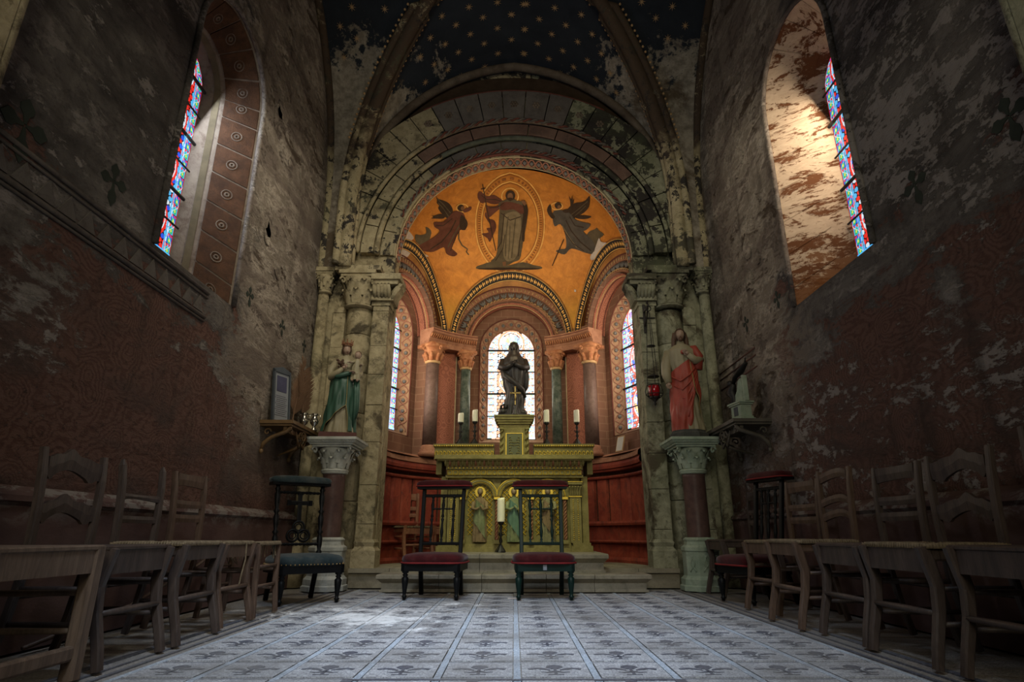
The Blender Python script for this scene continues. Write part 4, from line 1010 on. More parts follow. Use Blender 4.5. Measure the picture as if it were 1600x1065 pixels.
fig('right_angel', [
 ('wing', 'mur_dark', 1, 'p', [(1210,305),(1212,340),(1204,372),(1180,398),(1150,415),(1125,430),(1098,422),(1085,395),(1100,365),(1130,345),(1165,340),(1190,328)]),
 ('lower_wing', 'mur_dark', 1, 'p', [(1130,425),(1160,412),(1218,418),(1205,430),(1165,434)]),
 ('drape_tail', 'mur_olive', 1, 'p', [(1190,545),(1206,505),(1240,490),(1250,482),(1266,500),(1290,520),(1262,548),(1246,600),(1220,590)]),
 ('robe', 'mur_blue', 2, 'p', [(1012,390),(1058,384),(1100,400),(1132,436),(1172,450),(1216,462),(1196,492),(1176,502),(1205,530),(1232,560),(1242,602),(1218,628),(1130,600),(1100,602),(1072,630),(1024,612),(1050,600),(1080,592),(1076,520),(1050,462),(1018,474),(1006,430)]),
 ('robe_fold', 'mur_dark', 2.5, 's', [(1080,440),(1110,500),(1160,560),(1220,610)], 6), ('robe_fold', 'mur_light', 2.5, 's', [(1060,470),(1100,540),(1140,590)], 5), ('robe_fold', 'mur_dark', 2.5, 's', [(1100,420),(1130,470),(1180,480)], 5),
 ('feather', 'mur_olive', 1.4, 's', [(1200,335),(1160,370),(1110,410)], 4), ('feather', 'mur_olive', 1.4, 's', [(1190,360),(1160,390),(1130,415)], 4), ('robe_fold', 'mur_dark', 2.7, 's', [(1070,500),(1120,570),(1180,610)], 4),
 ('arm', 'mur_dark', 2.6, 'p', [(990,352),(975,380),(984,410),(1005,432),(1020,420),(1000,395),(1000,368)]),
 ('raised_arm', 'mur_dark', 2.6, 'p', [(1060,385),(1100,372),(1104,340),(1096,305),(1108,325),(1114,302),(1118,330),(1126,318),(1120,350),(1115,385),(1080,400)]),
 ('staff', 'mur_dark', 2.6, 's', [(1068,545),(1035,620),(1004,692)], 5),
 ('halo', 'mur_line', 1.5, 's', ell(1030,362,32,20,18)+[(1062,362)], 5), ('head', 'mur_dark', 3, 'p', ell(1036,358,19,18,14)), ('face', 'mur_skin', 3.4, 'p', ell(1042,366,9,10,12))])
g = G(); poly(g, [(740,718),(770,745),(805,718),(795,718),(770,736),(750,718)], 1); g.build('mandorla_tip', 'mur_line', mm)
# bare lime patches where the gold has fallen
for P in ([(175,560),(185,525),(205,500),(222,515),(236,540),(215,560),(222,600),(205,640),(170,650),(160,610)], [(1215,640),(1240,600),(1262,540),(1275,560),(1310,568),(1290,600),(1300,625),(1270,640),(1265,680),(1245,655),(1222,662)], [(1300,600),(1340,572),(1380,560),(1375,585),(1330,600),(1310,620)], [(285,620),(320,640),(300,645)], [(1126,824),(1137,826),(1136,838),(1126,836)]):
    g = G()
    poly(g, P, 2); g.build('bare_plaster_patch', 'flake', MU)

# ================================================================== FLOOR, STEPS
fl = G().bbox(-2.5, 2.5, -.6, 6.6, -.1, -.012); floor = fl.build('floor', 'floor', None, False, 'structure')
TP = .295
g = G(); h = TP/2-.018; z = .0
g.box((0, 0, -.008), (2*h, 2*h, .012)); g.mi = 1
def mp(P, zz=-.0015): g.prism([(x, y, zz) for x, y in P], (0, 0, .0012))
mp([(-.028, .055), (0, .075), (.028, .055), (.034, .03), (.012, .0), (-.012, .0), (-.034, .03)])
for s in (-1, 1):
    mp([(s*.018, -.012), (s*.04, .012), (s*.075, .022), (s*.105, .008), (s*.10, -.012), (s*.07, -.002), (s*.04, -.014), (s*.02, -.028)][::s])
    mp([(s*.002, -.03), (s*.03, -.05), (s*.055, -.052), (s*.03, -.064), (s*.002, -.05)][::s])
mp([(-.006, 0), (.006, 0), (.006, -.085), (-.006, -.085)]); mp([(-.03, -.088), (.03, -.088), (.03, -.096), (-.03, -.096)])
tmesh = None; X0 = .012
for i in range(-5, 5):
    for j in range(15):
        x = X0+(i+.5)*TP; y = 1.85+(j+.5)*TP
        if y > 6.05 or (abs(x) < 1.2 and y > 5.78): continue
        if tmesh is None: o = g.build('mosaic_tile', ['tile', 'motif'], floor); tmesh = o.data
        else: o = bpy.data.objects.new('mosaic_tile', tmesh); COL.objects.link(o); o.parent = floor
        o.location = (x, y, rnd.uniform(-.0008, .0006)); o.rotation_euler = (rnd.uniform(-.003, .003), rnd.uniform(-.003, .003), 0)
for i in range(-5, 6):
    x = X0+i*TP; yb = 5.74 if abs(x) < 1.2 else 6.1
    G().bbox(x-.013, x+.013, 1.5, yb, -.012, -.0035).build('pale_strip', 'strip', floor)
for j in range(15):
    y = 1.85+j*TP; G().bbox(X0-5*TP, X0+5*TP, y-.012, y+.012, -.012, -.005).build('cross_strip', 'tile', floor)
    G().bbox(X0-5*TP, X0+5*TP, y-.003, y+.003, -.012, -.004).build('cross_joint', 'motif', floor)
for s in (-1, 1):
    for w, x in ((.02, 1.53), (.012, 1.60), (.03, 1.68)):
        G().bbox(min(s*x, s*(x+w)), max(s*x, s*(x+w)), 1.2, 6.1, -.012, -.006).build('border_line', 'motif', floor)
# inscription-less framed field nearest the camera
g = G(); g.bbox(-.62, .62, 2.40, 2.415, -.012, .0005); 
for x in (-.60, -.15, .42, .60): g.bbox(x-.02, x+.02, 2.34, 2.40, -.012, .0005)
g.build('dark_frame_line', 'motif', floor)
# raised sanctuary floor and the moulded altar steps
sf = G().bbox(-1.62, 1.62, 6.2, 8.3, 0, .165); T = empty('sanctuary_floor', kind='structure'); sf.build('platform', 'step', T)
for k in range(8): G().bbox(-1.62+k*.405+.003, -1.62+(k+1)*.405-.003, 6.16, 6.6, .14, .18).build('edge_slab', 'step', T)
for i in range(8):
    for j in range(4): G().bbox(-1.6+i*.4+.003, -1.6+(i+1)*.4-.003, 6.6+j*.4+.003, 6.6+(j+1)*.4-.003, .165, .18).build('paving_slab', 'step', T)
def mouldstep(T, x0, x1, y0, y1, z0, z1, blocks, name):
    h = z1-z0
    prof = [(.0, 0), (-.0, h*.12), (.015, h*.16), (.015, h*.52), (.0, h*.60), (-.02, h*.72), (-.03, h*.76), (-.03, h*.95), (-.022, h)]
    xs = [x0+(x1-x0)*b for b in blocks]
    for xa, xb in zip(xs, xs[1:]):
        g = G(); first = xa == xs[0]; last = xb == xs[-1]; rows = []
        for o_, z in prof:
            l = xa+(o_ if first else .002); r_ = xb-(o_ if last else .002)
            rows.append([(l, y1, z0+z), (l, y0+o_, z0+z), (r_, y0+o_, z0+z), (r_, y1, z0+z)])
        g.grid(rows); g.add(rows[-1], [(0, 1, 2, 3)]); g.build(name, 'step', T)
ST = empty('altar_step', (0, 0, 0), 0, 'broad lower stone altar step with moulded edge on the tiled floor', 'step')
mouldstep(ST, -1.22, 1.22, 5.77, 6.4, 0, .15, [0, .22, .38, .62, .80, 1], 'step_block')
ST = empty('altar_step', (0, 0, 0), 0, 'narrower upper stone step carrying the gilt altar', 'step')
mouldstep(ST, -.84, .87, 5.99, 7.0, .15, .32, [0, .3, .55, .8, 1], 'step_block')

# ================================================================== ALTAR
A = empty('altar', (0.005, 6.6, .32), 0, 'carved olive and gold stone altar with three arched saints niches', 'altar')
def part(g, name, mat, par, smooth=False, kind=None): return g.build(name, mat, par, smooth, kind)
part(G().bbox(-.72, .72, .05, .6, 0, .84), 'core', 'altar_d', A)
pl = G(); 
for x in (-1, 1):
    pl.bbox(min(x*.60, x*.83), max(x*.60, x*.83), -.02, .5, 0, .06); pl.bbox(min(x*.62, x*.81), max(x*.62, x*.81), -.01, .5, .06, .09)
pl.bbox(-.6, .6, .0, .5, 0, .04); pl.bbox(-.6, .6, .012, .5, .04, .08); part(pl, 'plinth', 'altar', A)
for s in (-1, 1):
    K = empty_part('corner_pilaster', A)
    part(G().bbox(min(s*.73, s*.80), max(s*.73, s*.80), .03, .5, .09, .78), 'outer_pier', 'altar', K)
    part(G().bbox(min(s*.60, s*.72), max(s*.60, s*.72), .0, .3, .09, .56), 'shaft', 'altar', K)
    g = G(); 
    for k in range(20): 
        for dx in (.635, .685): g.ball((s*dx, -.002, .12+k*.0215), (.007, .005, .006), 6, 4)
    part(g, 'gilt_studs', 'gilt', K, True, 'stuff')
    g = G(); g.bbox(min(s*.59, s*.73), max(s*.59, s*.73), -.008, .3, .56, .572); part(g, 'gilt_ring', 'gilt', K)
    g = G(); g.bbox(min(s*.61, s*.71), max(s*.61, s*.71), .0, .3, .57, .70)
    for j in range(5):
        x = s*(.61+j*.025); g.tube([(x, 0, .58), (x, -.012, .63), (x+(j-2)*.006, -.035, .67), (x+(j-2)*.008, -.03, .655)], [.012, .014, .012, .005], 6)
    g.bbox(min(s*.585, s*.735), max(s*.585, s*.735), -.035, .3, .69, .715); part(g, 'leaf_capital', 'altar', K, False)
    part(G().bbox(min(s*.58, s*.74), max(s*.58, s*.74), -.04, .3, .715, .722), 'gilt_edge', 'gilt', K)
# three niches
for k, cx in enumerate((-.372, -.005, .362)):
    K = empty_part('niche', A); r = .135
    part(G().bbox(cx-.165, cx+.165, .045, .06, .08, .76), 'back_panel', 'altar_d', K)
    g = G()                       # gilt lattice
    def clip(x, z): return abs(x-cx) < r and z > .16 and (z < .56 or (x-cx)**2+(z-.56)**2 < r*r)
    for d in (-1, 1):
        for q2 in range(-16, 17):
            seg = []
            for t in range(60):
                z_ = .14+t*.0105; x_ = cx+q2*.052+d*(z_-.14)
                if clip(x_, z_): seg.append((x_, .040, z_))
                elif len(seg) > 1: g.tube(seg[::max(1, len(seg)-1)], .0045, 4); seg = []
                else: seg = []
            if len(seg) > 1: g.tube([seg[0], seg[-1]], .0045, 4)
    part(g, 'gilt_lattice', 'gilt', K, False, 'stuff')
    for rr, w, m, nm in ((.145, .010, 'altar', 'inner_roll'), (.170, .014, 'altar', 'arch_moulding'), (.156, .006, 'gilt', 'gilt_line'), (.19, .007, 'gilt', 'gilt_arch')):
        part(G().tube([(cx-rr*cos(PI*i/24), .022-.012*(rr > .15), .56+rr*sin(PI*i/24)) for i in range(25)], w, 8), nm, m, K, True)
    # relief saint
    F_ = empty_part('saint_relief', A); rows = []
    for z_, w, dp, mm_ in ((.10, .075, .045, 0), (.16, .078, .05, 0), (.26, .072, .05, 0), (.36, .066, .045, 0), (.44, .07, .045, 0), (.50, .072, .04, 0), (.545, .05, .035, 0), (.56, .022, .025, 0), (.58, .018, .022, 0)):
        rows.append([(cx+w*cos(a)*(1+.05*cos(7*a)), .03-dp*max(0, sin(a))*(1+.14*cos(9*a+z_*6)), z_) for a in [PI*i/20 for i in range(21)]])
    part(G().grid(rows), 'robe', ('rel_a', 'rel_b', 'rel_c')[k], F_, True)
    part(G().grid([[(cx+.074*cos(a)*(1-.3*j/4), .026-.056*max(0, sin(a))*(1+.1*cos(8*a)), .22+j*.07-(.10*cos(a) if j < 2 else .04*cos(a))) for a in [PI*i/20 for i in range(21)]] for j in range(5)]), 'mantle', ('rel_b', 'rel_t', 'rel_a')[k], F_, True)
    part(G().ball((cx, .0, .615), (.026, .026, .034), 12, 8), 'head', 'rel_skin', F_, True)
    part(G().ball((cx, .010, .622), (.031, .024, .037), 12, 8), 'hair', 'altar_d', F_, True)
    part(G().lathe((cx, .035, .615), [(.03, 0), (.058, 0), (.058, .006), (.03, .006)], 20, ax='y'), 'halo', 'gilt', F_)
    g = G()
    for s in (-1, 1): g.tube([(cx+s*.068, .0, .51), (cx+s*.078, -.02, .44), (cx+s*.035, -.045, .43), (cx+s*.005, -.05, .46+s*.012)], [.018, .019, .014, .009], 8)
    part(g, 'arms', ('rel_a', 'rel_b', 'rel_c')[k], F_, True)
    if k == 1: part(G().box((cx+.075, -.05, .44), (.05, .02, .08)), 'book', 'gilt', F_)
for cx in (-.555, -.189, .179, .545):         # twisted colonnettes between the niches
    K = empty_part('colonnette', A); g = G()
    for ph in (0, 2*PI/3, 4*PI/3): g.tube([(cx+.012*cos(i*.5+ph), .01+.012*sin(i*.5+ph), .12+i*.009) for i in range(46)], .010, 5)
    part(g, 'twisted_shaft', 'altar_red', K, True); part(G().bbox(cx-.03, cx+.03, -.015, .05, .08, .12), 'base', 'altar', K); part(G().bbox(cx-.032, cx+.032, -.018, .05, .535, .56), 'cap', 'gilt', K)
sp_ = G(); sp_.bbox(-.60, .60, .03, .1, .735, .80); part(sp_, 'spandrel', 'altar', A)
for cx in (-.19, .18): part(G().prism([(cx-.05, .02, .74), (cx+.05, .02, .74), (cx, .02, .60)], (0, .03, 0)), 'spandrel_leaf', 'altar', A)
part(G().bbox(-.75, .75, -.02, .5, .765, .79), 'architrave', 'altar', A)
g = G(); g2 = G()
for k in range(24):
    x = -.705+k*1.41/23; g.bbox(x-.024, x+.024, -.04, .0, .795, .84); g2.bbox(x-.013, x+.013, -.043, -.03, .806, .829)
    
part(G().bbox(-.735, .735, -.03, .5, .79, .845), 'coffer_course', 'altar_d', A)
for k in range(24):
    x = -.705+k*1.41/23; K = part(G().tube([(x+a*.021, -.034, .818+b*.021) for a, b in ((-1, -1), (1, -1), (1, 1), (-1, 1))], .005, 4, True), 'coffer', 'gilt', A)
g = G()
for k in range(36): g.ball((-.72+k*1.44/35, -.045, .865), (.009, .009, .009), 8, 5)
part(g, 'gilt_bead_row', 'gilt', A, True, 'stuff'); part(G().bbox(-.745, .745, -.04, .5, .85, .878), 'bead_course', 'altar_d', A)
g = G(); rows = [[(-.75-.03*f, y_, z_), (.75+.03*f, y_, z_)] for f, y_, z_ in ((0, -.045, .88), (.3, -.05, .90), (.6, -.065, .93), (1, -.09, .95))]; g.grid(rows); part(g, 'cyma_moulding', 'altar', A)
for k in range(33):
    x = -.75+k*1.5/32; part(G().tube([(x, -.052, .888), (x, -.066, .915), (x, -.09, .94)], [.013, .015, .008], 6), 'leaf_tongue', 'altar_red' if k % 2 else 'altar', A, True)
g = G(); g.bbox(-.86, .86, -.12, .5, .955, 1.0); g.bbox(-.84, .84, -.1, .5, .94, .955); part(g, 'altar_table', 'altar', A)
for s in (-1, 1): part(G().bbox(min(s*.80, s*.86), max(s*.80, s*.86), .0, .5, .80, .95), 'end_bracket', 'altar', A)
# gradine and tabernacle
Rt = empty('retable', (0.0, 6.9, 1.32), 0, 'carved gilt gradine shelf running behind the altar table', 'shelf')
for s in (-1, 1):
    part(G().bbox(min(s*.23, s*.92), max(s*.23, s*.92), 0, .25, 0, .14), 'shelf_body', 'altar_d', Rt)
    part(G().bbox(min(s*.23, s*.935), max(s*.23, s*.935), -.02, .26, .145, .175), 'top_ledge', 'altar', Rt)
    g = G()
    for k in range(26): g.ball((s*(.25+k*.0265), -.022, .150), (.010, .01, .010), 7, 4)
    part(g, 'gilt_beads', 'gilt', Rt, True, 'stuff'); g = G()
    for k in range(15):
        x = s*(.255+k*.046); g.tube([(x+.016*cos(t*.9), -.003, .062+.036*sin(t*.9)*(1-.06*t)) for t in range(8)], .006, 5)
    part(g, 'scroll_frieze', 'gilt', Rt, True)
Tb = empty('tabernacle', (0.005, 6.86, 1.32), 0, 'small gilt tabernacle with a dark green carved door under the statue', 'tabernacle')
part(G().bbox(-.17, .17, 0, .3, 0, .42), 'body', 'altar', Tb); part(G().bbox(-.19, .19, -.015, .3, 0, .03), 'foot', 'altar', Tb)
part(G().bbox(-.092, .092, -.012, .02, .03, .285), 'door', 'tabdoor', Tb); g = G()
for k in range(7):
    for s in (-1, 1): g.tube([(s*(.02+.025*sin(k*1.3)), -.016, .06+k*.03), (s*.05, -.018, .07+k*.03), (s*.06, -.016, .055+k*.03)], .006, 5)
part(g, 'door_relief', 'altar_d', Tb, True)
g = G(); g.tube([(-.095, -.014, .03), (-.095, -.014, .29), (.095, -.014, .29), (.095, -.014, .03)], .008, 5, True); part(g, 'door_frame', 'gilt', Tb)
for s in (-1, 1):
    g = G(); g.tube([(s*.145+.012*cos(i*.7), -.005+.012*sin(i*.7), .03+i*.0085) for i in range(36)], .013, 6); g.bbox(min(s*.12, s*.175), max(s*.12, s*.175), -.03, .02, .33, .36); part(g, 'side_colonnette', 'altar', Tb, True)
for w, z0, z1 in ((.175, .37, .40), (.195, .40, .425), (.21, .425, .45), (.225, .45, .48), (.235, .48, .50)): part(G().bbox(-w, w, -.0-(w-.17), .28, z0, z1), 'cornice_step', 'altar', Tb)
# ================================================================== FURNITURE
def turned(P0, P1, segs, r, n=10, g=None):
    """turned member: list of (t, radius factor)"""
    g = g or G(); P0, P1 = Vector(P0), Vector(P1); return g.tube([P0.lerp(P1, t) for t, f in segs], [r*f for t, f in segs], n)
BEAD = [(0, 1), (.04, 1), (.05, .5), (.08, 1.0), (.11, .5), (.14, .8), (.24, 1.15), (.34, .8), (.44, .62), (.50, 1.1), (.53, .5), (.56, 1.1), (.62, .62), (.70, .8), (.80, 1.15), (.88, .7), (.90, 1), (.93, .5), (.96, 1), (1, 1)]
def chair(label, loc, rz, style='ladder', w=.44, d=.40, sh=.45, bh=.88, wood_='woodD', group=None, seat='wood', nsl=3, apron=.06, straight=False):
    T = empty('chair', loc, rz, label, 'chair', group)
    hw, hd = w/2, d/2; t = .034
    for s in (-1, 1):       # front legs, sabre curved
        x = s*(hw-.02)
        if straight: P = [(x, -hd+.02, 0), (x, -hd+.02, sh-.01)]
        else: P = [(x+s*.006, -hd-.040, 0), (x+s*.003, -hd-.022, .08), (x, -hd+.012, .2), (x, -hd+.026, .30), (x, -hd+.006, .40), (x, -hd-.006, sh-.004)]
        G().bar(P, .036 if not straight else .055, [.034, .036, .04, .046, .05, .046] if not straight else [.055, .055]).build('leg', wood_, T)
        # rear leg and back post in one piece
        x = s*(hw-.045)
        P = [(x, hd+.05, 0), (x, hd+.015, .15), (x, hd-.01, .32), (x, hd-.012, sh), (x+s*.004, hd-.010, .6), (x+s*.01, hd-.002, .74), (x+s*.014, hd+.012, bh)]
        wd = [.032, .034, .036, .038, .036, .034, .03]; 
        if style == 'pointed': P[-1] = (x+s*.016, hd+.010, bh-.03); P.append((x+s*.016, hd+.014, bh)); wd = wd+[.012]
        g = G(); g.bar(P, wd, [.030]*(len(P)-1)+[.012 if style == 'pointed' else .026]); g.build('back_post', wood_, T)
    # seat frame and aprons
    G().bbox(-hw+.02, hw-.02, -hd, -hd+.026, sh-apron-.02, sh-.012).build('apron', wood_, T)
    for s in (-1, 1): G().bar([(s*(hw-.02), -hd+.02, sh-.035), (s*(hw-.045), hd-.01, sh-.035)], .024, .05).build('seat_rail', wood_, T)
    G().bar([(-hw+.05, hd-.012, sh-.04), (hw-.05, hd-.012, sh-.04)], .03, .026, (0, 0, 1)).build('seat_rail', wood_, T)
    if seat == 'wood':
        g = G(); rows = []
        for z_, e in ((sh-.014, 0), (sh-.010, .006), (sh, .006), (sh+.005, 0)):
            rows.append([(-hw-e+.005, -hd-e, z_), (hw+e-.005, -hd-e, z_), (hw+e-.03, hd+e-.03, z_), (-hw-e+.03, hd+e-.03, z_)])
        g.grid(rows, True); g.add(rows[0], [(3, 2, 1, 0)]); g.add(rows[-1], [(0, 1, 2, 3)]); g.build('seat', wood_, T)
    else:
        g = G(); n = 26                         # woven rush: four triangles of cords
        for k in range(n):
            f = (k+.5)/n
            for (a, b, c) in (((-hw, -hd), (hw, -hd), 0), ((hw-.02, hd-.02), (-hw+.02, hd-.02), 0), ((-hw, hd-.02), (-hw, -hd), 0), ((hw, -hd), (hw, hd-.02), 0)):
                p = (a[0]+(b[0]-a[0])*f, a[1]+(b[1]-a[1])*f); dd = min(f, 1-f)*2; q2 = (p[0]*(1-dd), p[1]*(1-dd))
                g.tube([(p[0], p[1], sh-.012), (p[0]*.995, p[1]*.995, sh+.004), ((p[0]+q2[0])/2, (p[1]+q2[1])/2, sh+.001+rnd.uniform(-.003, .003)), (q2[0], q2[1], sh-.004)], .0085, 5)
        g.build('rush_seat', 'straw', T, True)
        if seat == 'torn':
            g = G()
            for k in range(26):
                x, y_ = rnd.uniform(-hw+.05, hw-.05), rnd.uniform(-hd+.02, hd-.04); L = rnd.uniform(.04, .12); g.tube([(x, y_, sh-.01), (x+rnd.uniform(-.02, .02), y_+rnd.uniform(-.02, .02), sh-.02-L*.5), (x+rnd.uniform(-.05, .05), y_+rnd.uniform(-.04, .04), sh-.02-L)], .003, 4)
            g.tube([(hw*.35, -hd-.012, sh), (hw*.32, -hd-.02, sh-.1), (hw*.2, -hd-.018, sh-.18), (hw*.22, -hd-.01, sh-.24)], .005, 5); g.build('hanging_straws', 'straw', T, kind='stuff')
    # stretchers
    for z_ in ((.20,) if not straight else (.09,)):
        G().tube([(-hw+.03, -hd+.0, z_), (0, -hd+.0, z_), (hw-.03, -hd+.0, z_)], [.011, .014, .011], 8).build('stretcher', wood_, T, True) if not straight else G().bar([(-hw, -hd+.02, z_), (hw, -hd+.02, z_)], .05, .03, (0, 0, 1)).build('stretcher', wood_, T)
    for s in (-1, 1):
        for z_ in (.16, .29): G().tube([(s*(hw-.02), -hd+.02, z_), (s*(hw-.035), 0, z_), (s*(hw-.045), hd, z_)], [.010, .012, .010], 8).build('stretcher', wood_, T, True)
    G().tube([(-hw+.05, hd-.0, .26), (hw-.05, hd-.0, .26)], .011, 8).build('stretcher', wood_, T, True)
    # slats
    def ypost(z_): 
        f = (z_-sh)/(bh-sh); return hd-.012+f*f*.024
    def slat(zb, zt, shape='plain', curve=.03):
        n = 20; rows = []; hwp = hw-.055
        for k in range(n+1):
            u = -1+2*k/n; x = u*hwp; y_ = ypost((zb+zt)/2)+curve*(1-u*u); a, b = zb, zt
            if shape == 'arched': b += .028*(1-u*u); a += .03*(1-u*u)
            if shape == 'dip': a += .012*(1-u*u)
            if shape == 'ornate':
                b += .040*max(0, cos(u*PI/2))**2+.012*cos(u*PI*3)*(1-abs(u)); a += .036*max(0, cos(u*PI/1.3))**1.0 if abs(u) < .65 else 0; a -= .012*(1 if .62 < abs(u) < .86 else 0)
            rows.append([(x, y_-.008, a), (x, y_-.011, (a+b)/2), (x, y_-.008, b), (x, y_+.008, b), (x, y_+.008, a)])
        g = G(); g.grid(rows, True); g.add(rows[0], [tuple(range(5))]); g.add(rows[-1], [tuple(range(5))[::-1]]); return outward(g.build('back_slat', wood_, T))
    if style == 'ladder':
        slat(bh-.085, bh-.005, 'dip'); 
        for k in range(1, nsl): z_ = bh-.08-k*(bh-sh-.16)/nsl; slat(z_-.045, z_+.0, 'plain')
    elif style == 'arched':
        slat(bh-.075, bh-.02, 'arched')
        for k in range(1, nsl): z_ = bh-.09-k*(bh-sh-.16)/nsl; slat(z_-.045, z_, 'arched')
    elif style == 'ornate': slat(bh-.115, bh-.035, 'ornate'); slat(bh-.30, bh-.235, 'ornate')
    elif style == 'pointed': slat(bh-.20, bh-.165, 'dip'); slat(bh-.31, bh-.275, 'plain')
    return T
# left row, backs to the wall, facing the aisle (+X)
LZ = PI/2
xl = -1.815
g1 = 'old wooden chairs along the left wall'
chair('light wooden chair with square legs nearest the camera, cut by the left edge', (-1.835, 2.155, 0), LZ, 'ladder', .53, .50, .455, .86, 'woodL', g1, straight=True, apron=.075)
chair('dark chair on the left with a serpentine scrolled top rail, second from the camera', (xl, 2.74, 0), LZ, 'ornate', .45, .37, .45, .855, 'woodD', g1, apron=.085)
chair('dark left-hand chair whose two back posts end in points, beside the scrolled-back one', (xl, 3.27, 0), LZ+.03, 'pointed', .44, .37, .455, .865, 'woodD', g1, 'rush')
chair('small ladder-back chair on the left with three curved slats and torn rush seat', (xl-.03, 3.79, 0), LZ-.03, 'ladder', .40, .36, .45, .86, 'woodM', g1, 'torn', 3)
g2 = 'old wooden chairs along the right wall'
RZ = -PI/2
xr = 1.87
chair('dark chair in the far right corner beside the pedestal, mostly hidden by the kneeler', (1.96, 5.45, 0), RZ, 'ladder', .44, .40, .45, .87, 'woodD', g2)
chair('brown ladder-back chair next to the red kneeler on the right', (1.90, 4.38, 0), RZ+.14, 'ladder', .43, .37, .45, .87, 'woodM', g2, 'rush', 3)
chair('warm brown chair on the right with a rounded arched back of three slats', (xr-.06, 3.78, 0), RZ, 'arched', .43, .37, .46, .885, 'woodM', g2, 'rush', 3)
chair('dark chair on the right with three straight level slats', (xr-.01, 3.24, 0), RZ, 'ladder', .44, .37, .45, .855, 'woodD', g2, 'wood', 3, .08)
chair('large dark right-hand chair with a broad wavy top rail and a straw seat', (xr-.01, 2.77, 0), RZ, 'ornate', .46, .37, .455, .865, 'woodD', g2, 'rush', 3, .085)
chair('very dark chair cut off by the right edge of the picture', (xr+.02, 2.22, 0), RZ, 'ladder', .46, .38, .455, .92, 'woodD', g2, 'wood', 3, .08)
# stool-like remnant: rush seat with no back visible, at the end of the left row
S = empty('rush_stool', (-1.83, 3.98+.0, 0), LZ, 'backless torn rush-seated stool at the far end of the left row', 'stool')
S.location = (-1.80, 4.20-.0, 0); S.location.y = 4.22
for x in (-.17, .17):
    for y_ in (-.15, .17): G().bar([(x*1.06, y_*1.12, 0), (x*1.0, y_*1.0, .2), (x*.98, y_*.96, .44)], [.026, .032, .03], [.03, .034, .032]).build('leg', 'woodM', S)
g = G()
for k in range(22):
    f = (k+.5)/22; x = -.18+.36*f; dd = min(f, 1-f)*2
    g.tube([(x, -.16, .43), (x, -.155, .448), (x*(1-dd*.5), -.08, .445), (x*(1-dd), -.16*(1-dd), .442)], .008, 5); g.tube([(x, .18, .43), (x, .175, .448), (x*(1-dd), .17*(1-dd), .442)], .008, 5)
g.build('rush_seat', 'straw', S, True)
g = G()
for k in range(34):
    x, y_ = rnd.uniform(-.15, .15), rnd.uniform(-.15, .14); L = rnd.uniform(.03, .1); g.tube([(x, y_, .44), (x+rnd.uniform(-.03, .03), y_+rnd.uniform(-.03, .03), .43-L)], .003, 4)
g.build('hanging_straws', 'straw', S, kind='stuff')
for z_ in (.18, .30):
    for y_ in (-.15, .17): G().tube([(-.17, y_, z_), (.17, y_, z_)], .010, 7).build('stretcher', 'woodM', S, True)
    for x in (-.17, .17): G().tube([(x, -.15, z_-.03), (x, .17, z_-.03)], .010, 7).build('stretcher', 'woodM', S, True)
tag(G().tube([(-2.17, 2.9, .02), (-2.15, 3.6, .12), (-2.155, 4.3, .30), (-2.19, 4.75, .43)], .010, 7).build('wooden_stick', 'woodM', None, True), 'long thin bent stick leaning behind the left-hand chairs', 'stick')

